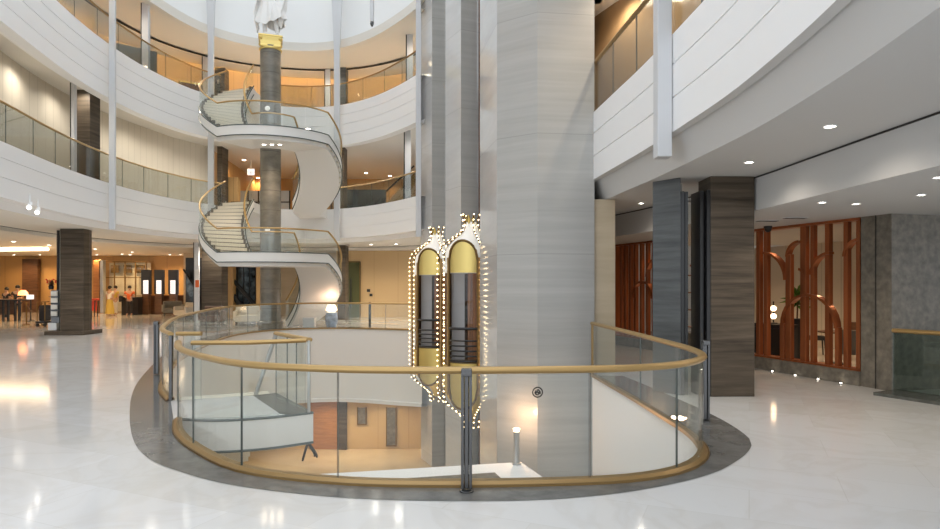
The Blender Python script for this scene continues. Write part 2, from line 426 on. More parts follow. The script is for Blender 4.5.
mb.build('edge_strip', M['edge'], t)
mb = MB()
for i in range(11):
    c = Vector((-3.95, 10.05)) + Vector((-0.45, 0.9)).normalized() * (0.15 + 0.28 * i)
    mb.box((c.x, c.y, -0.1 - 0.165 * i), (1.45, 0.3, 0.17), math.radians(26))
mb.build('steps', M['tread'], t)

# white-topped canopy in front of the tower, below floor level
mb = MB(); mb.prism([(-3.6, 11.1), (0.98, 12.05), (1.45, 10.6), (1.3, 8), (-2.4, 8.9)], -2.1, -1.62)
t = thing('canopy', 'white topped lower platform in front of the stone tower', 'platform', (-0.5, 10.5, -2.1))
mb.build('slab', M['white'], t)
mb = MB(); mb.prism([(-2.6, 10.7), (0.45, 11.35), (0.72, 10.4), (0.6, 9.2), (-1.9, 9.5)], -1.62, -1.61); mb.build('inset', M['granite'], t)

# ------------------------------------------------------------------ tower
mb = MB()
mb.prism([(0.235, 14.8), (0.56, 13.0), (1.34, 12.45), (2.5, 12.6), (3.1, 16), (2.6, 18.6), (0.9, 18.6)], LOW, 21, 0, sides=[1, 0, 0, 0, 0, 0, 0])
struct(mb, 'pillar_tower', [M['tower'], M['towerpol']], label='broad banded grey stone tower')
mb = MB()
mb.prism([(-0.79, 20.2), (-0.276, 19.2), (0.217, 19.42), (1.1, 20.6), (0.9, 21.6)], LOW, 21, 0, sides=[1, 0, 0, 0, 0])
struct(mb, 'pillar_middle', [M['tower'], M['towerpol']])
mb = MB()
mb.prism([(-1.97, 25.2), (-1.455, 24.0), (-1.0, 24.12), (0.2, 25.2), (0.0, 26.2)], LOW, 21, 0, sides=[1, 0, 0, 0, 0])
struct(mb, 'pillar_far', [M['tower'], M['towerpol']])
mb = MB()
mb.prism([(0.26, 19.0), (0.33, 19.0), (1.4, 19.0), (1.4, 19.3), (0.26, 19.3)], LOW, 21)
struct(mb, 'trim_shaft', M['walnut'])
mb = MB(); mb.prism([(-0.6, 22.6), (0.4, 21.5), (0.7, 22), (-0.4, 24.1)], LOW, 21); struct(mb, 'wall_shaft', M['tower'])

# ------------------------------------------------------------------ balconies and roof (left and far side)
mb = MB(); sweep(mb, V, grooved(Z2, 3.9, [4.85, 4.38])); sweep(mb, V, [(0, 3.9), (0.22, 3.88), (0.24, 3.95), (0.45, 3.95), (0.62, 3.75)])
struct(mb, 'trim_3', M['fascia'], smooth=True, label='white curved edge of the second floor balcony, left and far side')
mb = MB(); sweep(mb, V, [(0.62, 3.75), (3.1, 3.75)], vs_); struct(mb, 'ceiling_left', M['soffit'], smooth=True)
mb = MB(); sweep(mb, V, [(3.1, 3.76), (3.1, 3.6)], vs_); struct(mb, 'trim_4', M['soffit'], smooth=True, label='bulkhead over the left lobby')
mb = MB(); sweep(mb, V, [(3.085, 3.755), (3.085, 3.735), (3.1, 3.735)], vs_); struct(mb, 'trim_5', M['dark'], label='dark strip painting the shadow gap along the left bulkhead')  # the gap's shade is put into the strip's colour
mb = MB(); sweep(mb, V, [(3.1, 3.6), (27, 3.6)], vs_)
struct(mb, 'ceiling_lobby', M['soffit'], smooth=True)
mb = MB(); sweep(mb, V, [(0, Z2), (27, Z2)]); struct(mb, 'floor_second', M['floor'])
mb = MB(); sweep(mb, V, grooved(Z3, 8.15, [9.55, 9.1, 8.62])); sweep(mb, V, [(0, 8.15), (0.3, 8.12), (0.32, 8.3), (0.6, 8.3), (0.9, 8.5)])
struct(mb, 'trim_6', M['fascia'], smooth=True, label='white curved edge of the third floor balcony')
mb = MB(); sweep(mb, V, [(0.69, 8.36), (0.9, 8.5), (27, 8.5)]); struct(mb, 'ceiling_second', M['soffit'], smooth=True)
mb = MB(); sweep(mb, V, [(0, Z3), (27, Z3)]); struct(mb, 'floor_third', M['floor'])
mb = MB(); sweep(mb, V, [(0.5, 13.0), (0, 13.0), (0, 12.62), (0.3, 12.6), (0.34, 12.68), (0.69, 12.68)]); sweep(mb, V, [(0.69, 12.68), (1.9, 12.68)])
struct(mb, 'trim_7', M['soffit'], smooth=True, label='rounded edge of the roof opening')
mb = MB(); sweep(mb, V, [(1.9, 12.69), (2.0, 12.69)], vs_); sweep(mb, V, [(1.9, 12.63), (1.98, 12.63), (1.98, 12.7)], vs_); struct(mb, 'trim_8', M['dark'], label='dark track along the third floor ceiling')
mb = MB(); sweep(mb, V, [(0.72, 12.69), (2.75, 12.69), (2.75, 12.80), (2.70, 12.80), (2.70, 12.72), (2.40, 12.72), (2.40, 13.15), (4.2, 13.15)], vs_); struct(mb, 'ceiling_third', M['soffit'], smooth=True)
mb = MB(); sweep(mb, V, [(2.50, 12.75), (2.60, 12.75), (2.60, 12.79), (2.50, 12.79), (2.50, 12.75)], vs_); struct(mb, 'trim_9', M['cove'], label='amber light strip hidden in the ceiling cove')
mb = MB(); sweep(mb, V, [(4.0, 13.2), (4.0, Z3)], vs_); struct(mb, 'wall_third', M['peach'])
mb = MB(); sweep(mb, V, [(0.5, 13.0), (0.55, 23)]); struct(mb, 'wall_dome', M['drum'], smooth=True)

# second floor walls
w2 = [p for p in V if True]
k2 = max(i for i, p in enumerate(V) if p[1] < 26.9 and p[0] < -9)
left2 = offs(V, 1.5, lambda p: 1 + 0.55 * min(1, max(0, (p[1] - 18) / 9)))[:k2 - 3] + [Vector((-13.6, 28.6)), Vector((-13.0, 30.0)), Vector((-12.8, 30.6))]
mb = MB(); mb.grid([[(p.x, p.y, z) for p in left2] for z in (Z2, 8.5)]); struct(mb, 'wall_left_upper', M['fabric'])
e = left2[-1]
mb = MB(); mb.grid([[(e.x, e.y, z), (e.x - 0.9, 40, z), (6, 40, z)] for z in (Z2, 8.5)]); struct(mb, 'wall_back_upper', M['woodwarm'])

# right-hand balcony, ceiling and fascia
mb = MB(); sweep(mb, R, grooved(Z2, 3.9, [4.83, 4.37])); struct(mb, 'trim_10', M['fascia'], smooth=True, label='white curved edge of the right-hand balcony')
mb = MB(); sweep(mb, R, [(0, 3.9), (0.10, 3.885), (0.12, 3.92), (0.30, 3.52)]); struct(mb, 'trim_11', M['ceil'], smooth=False, label='sloping cove under the right balcony edge')
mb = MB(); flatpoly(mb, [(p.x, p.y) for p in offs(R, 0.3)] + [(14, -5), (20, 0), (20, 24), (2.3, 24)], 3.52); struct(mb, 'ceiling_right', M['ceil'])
mb = MB(); flatpoly(mb, [(p.x, p.y) for p in R] + [(14, -5), (20, 0), (20, 24), (2.3, 24)], Z2); struct(mb, 'floor_right_upper', M['floor'])
mb = MB(); r17 = [Vector((2.5, 17.2)), Vector((3.6, 14.6))] + offs(R, 1.7)[4:]; mb.grid([[(p.x, p.y, z) for p in r17] for z in (Z2, 8.5)]); struct(mb, 'wall_right_upper', M['brownglass'])
mb = MB(); sweep(mb, R, grooved(Z3, 8.15, [9.5, 8.9])); sweep(mb, R, [(0, 8.15), (0.3, 8.15), (0.5, 8.5), (0.7, 8.5)]); flatpoly(mb, [(p.x, p.y) for p in offs(R, 0.5)] + [(14, -5), (20, 0), (20, 24), (2.3, 24)], 8.5); struct(mb, 'trim_12', M['fascia'], smooth=True, label='white edge of the right third floor')

BH = cr([(5.1, -2), (4.9, 2), (4.68, 6.2), (4.62, 8.4), (4.58, 10.1), (4.38, 12), (4.08, 13.8), (3.6, 15.6), (3.1, 17.2), (2.9, 19.3)], 3)
mb = MB(); mb.grid([[(p.x, p.y, z) for p in BH] for z in (3.52, 2.98)]); struct(mb, 'trim_13', M['ceil'], smooth=True, label='bulkhead along the right ceiling')
mb = MB(); mb.tube([(p.x, p.y, 3.508) for p in BH], 0.012, 4); struct(mb, 'trim_14', M['dark'], label='dark strip painting the shadow gap over the right bulkhead')  # thin dark tube stands in for the shade of the gap
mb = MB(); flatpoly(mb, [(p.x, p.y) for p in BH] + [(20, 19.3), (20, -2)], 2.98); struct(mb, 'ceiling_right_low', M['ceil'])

# right-hand stone wall line
WD = Vector((-0.323, 1.0)); WDn = WD.normalized(); WN = Vector((WDn.y, -WDn.x))     # WN points into the restaurant
def W(Y): return Vector((6.13 - 0.323 * (Y - 13.43), Y))
def wallpiece(mb, y0, y1, z0, z1, th, mi=0, shift=0.0):
    a, b = W(y0) + WN * shift, W(y1) + WN * shift
    return mb.prism([(a.x, a.y), (b.x, b.y), (b.x + WN.x * th, b.y + WN.y * th), (a.x + WN.x * th, a.y + WN.y * th)], z0, z1, mi)
mb = MB(); wallpiece(mb, 11.06, 14.6, 0, 0.25, 0.3, shift=-0.04); struct(mb, 'baseboard_right', M['granite'])
mb = MB(); wallpiece(mb, 16.0, 19.2, 0, 0.25, 0.3, shift=-0.04); struct(mb, 'baseboard_far', M['granite'])
c0 = W(11.06); c1 = Vector((7.06, 10.5))
mb = MB(); mb.prism([(c0.x, c0.y), (c1.x, c1.y), (c1.x + 11.4, c1.y + 3.0), (c1.x + 11.3, c1.y + 3.3), (c1.x + 0.25, c1.y + 0.40), (c0.x + 0.28, c0.y + 0.08)], 0, 2.98)
struct(mb, 'wall_right', M['granite'])
mb = MB()   # shallow joint in the granite corner
mb.box((6.965, 10.77, 1.49), (0.012, 0.012, 2.98)); struct(mb, 'trim_15', M['dark'])
# restaurant shell
bx = W(9.5) + WN * 5.2; by = W(21) + WN * 5.2
mb = MB(); mb.grid([[(p.x, p.y, z) for p in (bx, by)] for z in (0, 2.98)]); struct(mb, 'wall_restaurant', M['fabric'])
mb = MB(); mb.box((3.75, 19.35, 1.5), (2.2, 0.25, 3.0)); struct(mb, 'wall_right_end', M['beigestone'])
mb = MB(); mb.box((2.70, 13.15, 1.76), (0.5, 0.85, 3.52)); struct(mb, 'pillar_beige', M['beigestone'], bevel=0.01)
# closing wall behind the far right-hand side
mb = MB(); mb.box((9, 24, 1.7), (14, 0.2, 3.4)); struct(mb, 'wall_right_back', M['cream'])

# lobby walls (left and far side)
mb = MB(); mb.box((-29, 40.2, 1.8), (26, 0.3, 3.6)); struct(mb, 'wall_left_back', M['woodwarm'])
mb = MB(); mb.box((-40, 22, 1.8), (0.3, 40, 3.6)); struct(mb, 'wall_left', M['woodwarm'])
a = at(345, 300, 34)
mb = MB(); mb.box(((-6.75 - 1.0) / 2, 34.15, 1.8), (6.75, 0.3, 3.6)); struct(mb, 'wall_back', M['woodlight'])
mb = MB(); mb.box((-11.6, 36.6, 1.8), (10.1, 0.3, 3.6)); struct(mb, 'wall_back_left', M['beigestone'])

# ------------------------------------------------------------------ railings
def railing(name, label, path, z0, h, step, glassm, railm, rr=0.042, base=None, out=0.0, cat='railing', postm=None, group=None, zf=None, basew=(-0.05, 0.055), gapb=0.0, panel_hook=None, cuts=None, ends=(0, -1)):
    path = [Vector((p[0], p[1])) for p in path]
    q = offs(path, out) if out else path
    t = thing(name, label, cat, (q[0].x, q[0].y, z0), group)
    zz = zf or (lambda p: z0)
    mb = MB(); mb.tube([(p.x, p.y, zz(p) + h - 0.03) for p in q], rr, 10, ry=rr * 0.75); mb.build('handrail', railm, t, True)
    if base:
        mb = MB(); sweep(mb, q, [(basew[0], z0), (basew[0], z0 + 0.05), (basew[1] - 0.03, z0 + 0.05), (basew[1], z0 + 0.02), (basew[1], z0)]); mb.build('base_rail', base, t)
        mb = MB(); sweep(mb, q, [(basew[1] + 0.001, z0 + 0.026), (basew[1] + 0.014, z0 + 0.024), (basew[1] + 0.016, z0)]); mb.build('base_trim', M['golddk'], t)
    fine = even(q, max(2, int(sum((b - a).length for a, b in zip(q, q[1:])) / 0.12)))
    L = sum((b - a).length for a, b in zip(fine, fine[1:])); n = max(1, round(L / step)); per = (len(fine) - 1) / n
    N = normals(fine)
    bounds = [round(i * per) for i in range(n + 1)]
    if cuts:
        bounds = sorted(set([0, len(fine) - 1] + [min((k for k in range(len(fine)) if lo < fine[k].y < hi), key=lambda k: abs(CX + F * fine[k].x / fine[k].y - px)) for px, lo, hi in cuts]))
        n = len(bounds) - 1
    for i in range(n):
        i0, i1 = bounds[i], bounds[i + 1]
        seg = fine[i0:i1 + 1]; ns = N[i0:i1 + 1]
        if len(seg) < 2: continue
        d0 = (seg[1] - seg[0]).normalized(); d1 = (seg[-1] - seg[-2]).normalized()
        seg = [seg[0] + d0 * 0.006] + seg[1:-1] + [seg[-1] - d1 * 0.006]
        zb, zt = z0 + (0.05 if base else 0.0) - gapb, z0 + h - 0.055
        mb = MB(); rows = []
        for s_, z in ((-1, zb), (-1, zt), (1, zt), (1, zb), (-1, zb)):
            rows.append([(p.x + nn.x * 0.008 * s_, p.y + nn.y * 0.008 * s_, z + zz(p) - z0) for p, nn in zip(seg, ns)])
        mb.grid(rows)
        k = len(seg)
        mb.f.append((0, k, 2 * k, 3 * k)); mb.m.append(1)
        mb.f.append((k - 1, 4 * k - 1, 3 * k - 1, 2 * k - 1)); mb.m.append(1)
        g = mb.build('glass_panel', [glassm, M['edge']], t)
        if panel_hook: panel_hook(i, n, seg, ns, g)
    if postm:
        for p in [q[k] for k in ends]:
            mb = MB(); mb.box((p.x, p.y, z0 + h / 2 - 0.02), (0.045, 0.045, h - 0.06)); mb.build('end_post', postm, t)
    return t

def emblem(mb, c, nrm, r):
    """round mark: a ring round a looped stroke"""
    u = Vector((-nrm.y, nrm.x, 0)); w = Vector((0, 0, 1)); c = Vector(c)
    P = lambda x, y: c + u * x * r + w * y * r
    mb.tube([P(math.cos(a), math.sin(a)) for a in [2 * PI * k / 28 for k in range(28)]], 0.006, 5, closed=True)
    mb.tube([P(x, y) for x, y in ((-.45, -.35), (-.5, .1), (-.2, .5), (.1, .45), (.05, .1), (-.25, -.2), (-.1, -.5), (.3, -.45), (.5, -.05), (.35, .35), (.1, .1), (.3, -.15))], 0.008, 5)
def hook_front(i, n, seg, ns, g):
    xs = [p.x for p in seg]; tx = 0.565
    if min(xs) <= tx <= max(xs) and seg[0].y < 6:
        k = min(range(len(seg)), key=lambda q: abs(seg[q].x - tx)); p = seg[k]
        mb = MB(); emblem(mb, (p.x + ns[k].x * 0.014, p.y + ns[k].y * 0.014, EYE - (392 - HY) / F * p.y), -ns[k], 0.044); mb.build('emblem', M['dark'], g, True)
RAIL = 1.06
railing('curved_railing', 'curved brass topped glass railing nearest the camera', GR, 0, RAIL, 1.62, M['glass'], M['brass'], 0.045, M['brassdk'], postm=M['brassdk'], panel_hook=hook_front, ends=(0,), cuts=((640, 8.2, 12), (700, 6.9, 8), (674, 5, 7), (591, 5, 7), (467, 5, 7), (336, 5, 7), (239.5, 5, 7), (195, 6, 8)))
railing('curved_railing', 'long glass railing round the far side of the floor opening', GB, 0, RAIL, 1.5, M['glass'], M['brass'], 0.045, M['brassdk'], postm=M['steel'])
railing('landing_railing', 'short glass railing along the near edge of the white landing', [(-3.70, 8.34), (-3.0, 8.36), (-2.28, 8.70)], 0.008, 1.04, 1.0, M['glass'], M['brass'], 0.042)
t = railing('landing_railing', 'short glass railing at the far corner of the white landing', [(-2.25, 8.80), (-3.08, 9.95)], 0.008, 1.04, 0.5, M['glass'], M['brass'], 0.042)
mb = MB(); mb.tube([(-3.08, 9.95, 1.0), (-3.5, 10.25, 0.0)], 0.035, 6); mb.build('slanted_newel', M['steellt'], t)
mb = MB(); mb.box((-2.25, 8.76, 0.508), (0.035, 0.035, 1.0)); mb.build('end_post', M['steellt'], t)
railing('landing_railing', 'stub of brass rail beside the left gap in the railing', [(-4.5, 9.62), (-4.12, 9.62)], 0.008, RAIL, 0.5, M['glass'], M['brass'], 0.042)
# right side railing in front of the granite
t = railing('side_railing', 'glass railing against the granite wall at the right edge', [(7.02, 10.4), (7.35, 9.75), (7.75, 8.9), (8.1, 8.0)], 0, RAIL, 1.0, M['glassdk'], M['brass'], 0.05, M['granitefloor'], basew=(-0.55, 0.12))
# balcony railings
V06 = offs(V, 0.06)
kL = max(i for i, p in enumerate(V) if p[0] < -10.9 and p[1] < 28); kM0 = min(i for i, p in enumerate(V) if p[0] > -9.1 and p[1] > 27); kR = min(i for i, p in enumerate(V) if p[0] > -6.5 and p[1] > 20)
railing('balcony_railing', 'long glass balcony railing of the second floor along the left side', V06[6:kL + 1], Z2, 1.02, 1.35, M['glassup'], M['brass'], 0.04, postm=M['steel'])
railing('balcony_railing', 'glass balcony railing of the second floor between staircase and lift tower', V06[kR:], Z2, 1.02, 1.35, M['glassup'], M['brass'], 0.04, postm=M['steel'])
railing('balcony_railing', 'glass balcony railing of the third floor along the left side', V06[10:kL + 1], Z3, 1.02, 1.5, M['glassup'], M['brassdk'], 0.04, postm=M['steel'])
railing('balcony_railing', 'glass balcony railing of the third floor behind and right of the column', V06[kM0:], Z3, 1.02, 1.5, M['glassup'], M['brassdk'], 0.04, postm=M['steel'])
railing('balcony_railing', 'glass balcony railing above the white edge at the upper right', offs(R, 0.06)[6:34], Z2, 1.06, 1.2, M['glassup'], M['brassdk'], 0.045, postm=M['brassdk'])

# free-standing posts
def post(x, y, label):
    t = thing('steel_post', label, 'post', (x, y, 0), 'steel posts by the floor opening')
    mb = MB(); mb.lathe([(0.062, 0.0), (0.062, 0.015), (0.052, 0.022)], (x, y, 0), 16); mb.build('base_plate', M['steel'], t, True)
    mb = MB()
    for s in (-1, 1): mb.box((x + s * 0.035, y, 0.53), (0.026, 0.06, 1.0))
    mb.box((x, y + 0.005, 0.52), (0.04, 0.03, 0.98)); mb.build('shaft', M['steel'], t, bevel=0.006)
    mb = MB(); mb.box((x, y, 1.035), (0.095, 0.085, 0.07)); mb.build('cap', M['steel'], t, bevel=0.012)
post(-0.03, 5.43, 'steel post standing at the centre front of the curved railing')
post(3.08, 8.2, 'steel post at the right end of the curved railing')
post(-6.15, 12.3, 'steel post on the dark border left of the landing')
post(-4.05, 25.35, 'distant steel post on the far side of the opening')

# ------------------------------------------------------------------ hanging fins
def fin(px, pyb, Y, w, ztop, label, flare=0.0, d=None):
    p = at(px, pyb, Y); d = d or w * 0.5
    mb = MB(); zs = [p.z, 12.2, 13.2, 14.2, 15.4, 17.5] if flare else [p.z, ztop]
    ws = [w, w, w * 1.25, w * (1 + flare * 0.9), w * (1 + flare * 1.9), w * (1 + flare * 4)] if flare else [w, w]
    rows = []
    for z, ww in zip(zs, ws):
        rows.append([(p.x + ax * ww / 2, p.y + ay * d / 2, z) for ax, ay in ((-1, -1), (1, -1), (1, 1), (-1, 1))])
    mb.grid(rows, closed_u=True)
    mb.f.append((3, 2, 1, 0)); mb.m.append(0); n = len(mb.v); mb.f.append((n - 4, n - 3, n - 2, n - 1)); mb.m.append(0)
    return tag(mb.build('hanging_fin', M['shaft'], bevel=0.012), label, 'fin')
fin(112.5, 229.5, 21.1, 0.2, 21, 'light grey fin crossing the left balcony edges')
fin(211, 240, 26.7, 0.24, 21, 'pale flared fin just left of the spiral staircase', 0.7)
fin(337, 241, 28.2, 0.26, 21, 'pale flared fin just right of the spiral staircase', 0.7)
fin(418.5, 237, 24.0, 0.2, 21, 'slim grey fin beside the lift tower')
fin(662.5, 158, 8.75, 0.2, 9, 'light grey fin at the upper right balcony edge', d=0.22)

# ------------------------------------------------------------------ pillars
def pillar(label, poly, z0, z1, mat, plinth=None):
    t = thing('stone_pillar', label, 'pillar', (poly[0][0], poly[0][1], z0))
    mb = MB(); mb.prism(poly, z0, z1); mb.build('shaft', mat, t, bevel=0.01)
    if plinth:
        mb = MB(); mb.prism(plinth, z0, z0 + 0.14); mb.build('plinth', mat, t, bevel=0.01)
    return t
pl = [(-14.45, 22.1), (-13.62, 22.1), (-13.66, 22.5), (-13.75, 22.8), (-14.1, 23.0), (-14.45, 23.1)]
t = pillar('dark banded stone pillar standing in the left lobby', pl, 0, 3.75, M['pillar'], [(-14.95, 22.0), (-13.6, 22.0), (-13.55, 22.6), (-13.6, 23.2), (-14.95, 23.2)])
mb = MB(); mb.box((-14.78, 22.9, 1.95), (0.42, 0.05, 3.6)); mb.build('painted_mirror_strip', M['soffit'], t)  # mirror strip, its pale reflection put into the paint colour
mb = MB()
for x in (-15.0, -14.53): mb.box((x, 22.85, 1.95), (0.06, 0.1, 3.6))
mb.build('black_trim', M['black'], t)
# pair of slabs at the right
t = pillar('broad brown stone slab right of the doorway', [(3.84, 10.0), (4.55, 10.02), (4.55, 10.55), (3.84, 10.55)], 0, 3.52, M['pillar'])
mb = MB()
for x0 in (3.70, 3.78): mb.prism([(x0, 9.98 + (3.8 - x0)), (x0 + 0.055, 9.98 + (3.8 - x0)), (x0 + 0.055, 10.5), (x0, 10.5)], 0, 3.3)
mb.build('black_channel', M['black'], t)
t = pillar('grey stone slab left of the doorway', [(3.07, 10.55), (3.40, 10.12), (3.46, 10.3), (3.3, 10.8)], 0, 3.52, M['pillargrey'])
mb = MB()
for x0, y0 in ((3.415, 10.16), (3.49, 10.2)): mb.prism([(x0, y0), (x0 + 0.05, y0 - 0.02), (x0 + 0.07, y0 + 0.5), (x0 + 0.02, y0 + 0.5)], 0, 3.3)
mb.build('black_channel', M['black'], t)
t = thing('glass_door', 'narrow glass door between the two stone slabs', 'door', (3.63, 10.5, 0))
mb = MB(); mb.box((3.63, 10.62, 1.6), (0.28, 0.012, 3.1)); mb.build('glass_panel', M['glass'], t)
mb = MB(); mb.box((3.575, 10.62, 1.75), (0.02, 0.05, 3.5)); mb.box((3.63, 10.62, 3.2), (0.3, 0.04, 0.03)); mb.build('frame', M['steellt'], t)
# far pillars
def pxpillar(label, x0, x1, Y, z0, z1, mat, depth=0.8):
    a, b = (x0 - CX) / F * Y, (x1 - CX) / F * Y
    return pillar(label, [(a, Y), (b, Y), (b, Y + depth), (a, Y + depth)], z0, z1, mat)
pxpillar('brown stone pillar behind the far railing, left of the staircase', 201.5, 221.5, 29.6, 0, 3.75, M['pillar'])
pxpillar('slim brown stone pillar right of the staircase foot', 337.5, 345.5, 31.5, 0, 3.75, M['pillar'])
pxpillar('dark stone pillar on the left second floor balcony', 76, 90, 21.6, Z2, 8.5, M['pillar'], 0.6)
pxpillar('narrow dark pillar on the second floor behind the staircase', 217, 222, 30.5, Z2, 8.5, M['pillar'])
pxpillar('dark pillar on the second floor right of the staircase', 340, 344, 30.5, Z2, 8.5, M['pillar'])
pxpillar('dark pillar on the third floor left of the tall column', 214.5, 224.5, 31.5, Z3, 12.68, M['pillargrey'], 0.6)
pxpillar('dark pillar on the third floor right of the tall column', 338, 346, 31.5, Z3, 12.68, M['pillargrey'], 0.6)
def mullion(label, px, Y, z0, z1, w=0.25):
    x = (px - CX) / F * Y
    mb = MB(); mb.box((x, Y, (z0 + z1) / 2), (w, 0.15, z1 - z0)); mb.box((x - w / 2 - 0.03, Y, (z0 + z1) / 2), (0.05, 0.1, z1 - z0), mi=1)
    return tag(mb.build('mullion_post', [M['shaft'], M['dark']]), label, 'post')
mullion('grey post on the third floor beside the left fin', 146, 24.3, Z3, 12.68)
mullion('white post on the third floor behind the left flared fin', 206, 30.0, Z3, 12.68)
mullion('white post on the third floor beside the right flared fin', 328, 31.8, Z3, 12.68)
mullion('grey post on the third floor near the lift tower', 410, 27.4, Z3, 12.68)
mullion('grey post on the second floor near the lift tower', 408, 27.4, Z2, 8.5)
mullion('white post on the second floor beside the dark pillar', 74, 20.9, Z2, 8.5, 0.1)
mullion('white mirrored post left of the brown pillar', 197, 29.4, 0, 3.75, 0.2)

# ------------------------------------------------------------------ spiral staircase round a stone column
SC = Vector((-8.10, 25.75)); RO, RI = 2.78, 1.08
def sp(th, r, z): a = math.radians(th); return Vector((SC.x + r * math.sin(a), SC.y - r * math.cos(a), z))
st = thing('spiral_staircase', 'white curved staircase winding round the tall stone column', 'staircase', (SC.x, SC.y, 0))
def lin(a, b, n): return [a + (b - a) * i / n for i in range(n + 1)]
def segment(nm, th0, th1, z0, z1, nst):
    n = max(8, nst)
    T = lin(th0, th1, n * 2); Zs = lin(z0, z1, n * 2)
    # body: soffit and both stringers
    mb = MB(); rows = []
    for r, dz in ((RO, 0.10), (RO, -0.26), (RO - 0.1, -0.27), (RO - 0.1, -0.42), (RI + 0.05, -0.42), (RI, -0.26), (RI, 0.10), (RI + 0.05, 0.10), (RI + 0.05, -0.2), (RO - 0.05, -0.2), (RO - 0.05, 0.10), (RO, 0.10)):
        rows.append([sp(t_, r, z_ + dz) for t_, z_ in zip(T, Zs)])
    mb.grid(rows); mb.build(nm, M['stringer'], st, True)
    mb = MB()
    for r in (RO + 0.005, RI - 0.005):
        for dz in (0.10, -0.27): mb.tube([sp(t_, r, z_ + dz) for t_, z_ in zip(T, Zs)], 0.022, 5)
    mb.build('edge_strip', M['edge'], st)
    mb = MB()
    if nst:
        for i in range(nst):
            a, b = th0 + (th1 - th0) * i / nst, th0 + (th1 - th0) * (i + 1) / nst
            zt = z0 + (z1 - z0) * (i + 1) / nst; zb = z0 + (z1 - z0) * i / nst - 0.18
            vs = []
            for z in (zb, zt):
                for th, r in ((a, RI + 0.06), (a, RO - 0.06), (b, RO - 0.06), (b, RI + 0.06)): vs.append(sp(th, r, z))
            mb.add(vs, [(0, 1, 2, 3), (4, 7, 6, 5), (0, 4, 5, 1), (1, 5, 6, 2), (2, 6, 7, 3), (3, 7, 4, 0)])
            mb.add([sp(a - (b - a) * 0.03, RI + 0.06, zt + 0.004), sp(a - (b - a) * 0.03, RO - 0.06, zt + 0.004), sp(a + (b - a) * 0.10, RO - 0.06, zt + 0.004), sp(a + (b - a) * 0.10, RI + 0.06, zt + 0.004)], [(0, 1, 2, 3)], 1)
            d_ = (b - a) * 0.02
            mb.add([sp(a - d_, RI + 0.06, zb + 0.185), sp(a - d_, RO - 0.06, zb + 0.185), sp(a - d_, RO - 0.06, zb + 0.222), sp(a - d_, RI + 0.06, zb + 0.222)], [(0, 1, 2, 3)], 1)
            for r0, r1 in ((RI + 0.05, RI + 0.15), (RO - 0.15, RO - 0.05)):
                vs = []
                for z in (zt - 0.3, zt + 0.05):
                    for th, r in ((a - d_ * 2, r0), (a - d_ * 2, r1), (b, r1), (b, r0)): vs.append(sp(th, r, z))
                mb.add(vs, [(0, 1, 2, 3), (4, 7, 6, 5), (0, 4, 5, 1), (1, 5, 6, 2), (2, 6, 7, 3), (3, 7, 4, 0)], 1)
        mb.build('steps', [M['tread'], M['granite']], st)
    else:
        rows = [[sp(t_, r, z0 + 0.0) for t_ in T] for r in (RI + 0.05, RO - 0.05)]
        mb.grid(rows); mb.build('landing_floor', M['floor'], st)
    # balustrades
    for r in (RO - 0.02, RI + 0.02):
        mb = MB(); mb.tube([sp(t_, r, z_ + 0.98) for t_, z_ in zip(T, Zs)], 0.04, 8, ry=0.032); mb.build('handrail', M['brass'], st, True)
        k = 4 if r > 2 else 3
        for i in range(k):
            i0, i1 = round(i * 2 * n / k), round((i + 1) * 2 * n / k)
            tt = T[i0:i1 + 1]; z_ = Zs[i0:i1 + 1]
            e = (th1 - th0) * 0.0025
            tt = [tt[0] + e] + tt[1:-1] + [tt[-1] - e]
            mb = MB(); mb.grid([[sp(a, rr, z + dz) for a, z in zip(tt, z_)] for rr, dz in ((r, 0.1), (r, 0.96), (r + 0.014, 0.96), (r + 0.014, 0.1), (r, 0.1))])
            g = mb.build('glass_panel', M['glass'], st)
ZA, ZB = 2.88, 7.55
segment('flight', 168, 66, 0.12, ZA, 17)
segment('landing', 66, -28, ZA, ZA, 0)
segment('flight', -28, -118, ZA, Z2, 14)
segment('flight', 150, 66, Z2, ZB, 14)
segment('landing', 66, -28, ZB, ZB, 0)
segment('flight', -28, -118, ZB, Z3, 14)
for z in (Z2, Z3):            # bridges to the balconies
    mb = MB(); a, b = sp(-118, RO - 0.05, z), sp(-118, RI + 0.05, z)
    mb.prism([(a.x, a.y), (b.x, b.y), (-9.2, 28.95), (-10.9, 27.9)], z - 0.42, z); mb.build('bridge', M['stringer'], st)
    if z == Z2:
        a, b = sp(150, RO - 0.05, z), sp(150, RI + 0.05, z)
        mb = MB(); mb.prism([(a.x, a.y), (-6.6, 29.0), (-7.9, 29.15), (b.x, b.y)], z - 0.42, z); mb.build('bridge', M['stringer'], st)

t = thing('stone_column', 'tall round dark stone column with a gold capital inside the staircase', 'column', (SC.x, SC.y, 0))
cc = (-8.19, SC.y, 0)
mb = MB(); mb.lathe([(0.48, 0), (0.48, 0.25), (0.41, 0.3), (0.41, 11.5)], cc, 28); mb.build('shaft', strata('mottled_grey_column_stone', (0.12, 0.11, 0.09), (0.27, 0.245, 0.20), zs=2.2, xs=1.1, rough=0.35, joint=(0.8, 0.6)), t, True)
mb = MB(); mb.lathe([(0.54, 11.42), (0.56, 11.46), (0.54, 11.52), (0.57, 11.66), (0.62, 11.80), (0.62, 11.83)], (0, 0, 0), 4)
ca_, sa_ = math.cos(PI / 4 + 0.31), math.sin(PI / 4 + 0.31); mb.v = [(cc[0] + x * ca_ - y * sa_, cc[1] + x * sa_ + y * ca_, z) for x, y, z in mb.v]; mb.build('capital', M['gold'], t)
mb = MB(); mb.lathe([(0.43, 11.34), (0.455, 11.37), (0.455, 11.42), (0.43, 11.44)], cc, 24); mb.build('collar', M['gold'], t, True)
mb = MB(); mb.box((cc[0], cc[1], 11.855), (0.94, 0.94, 0.05), 0.31)
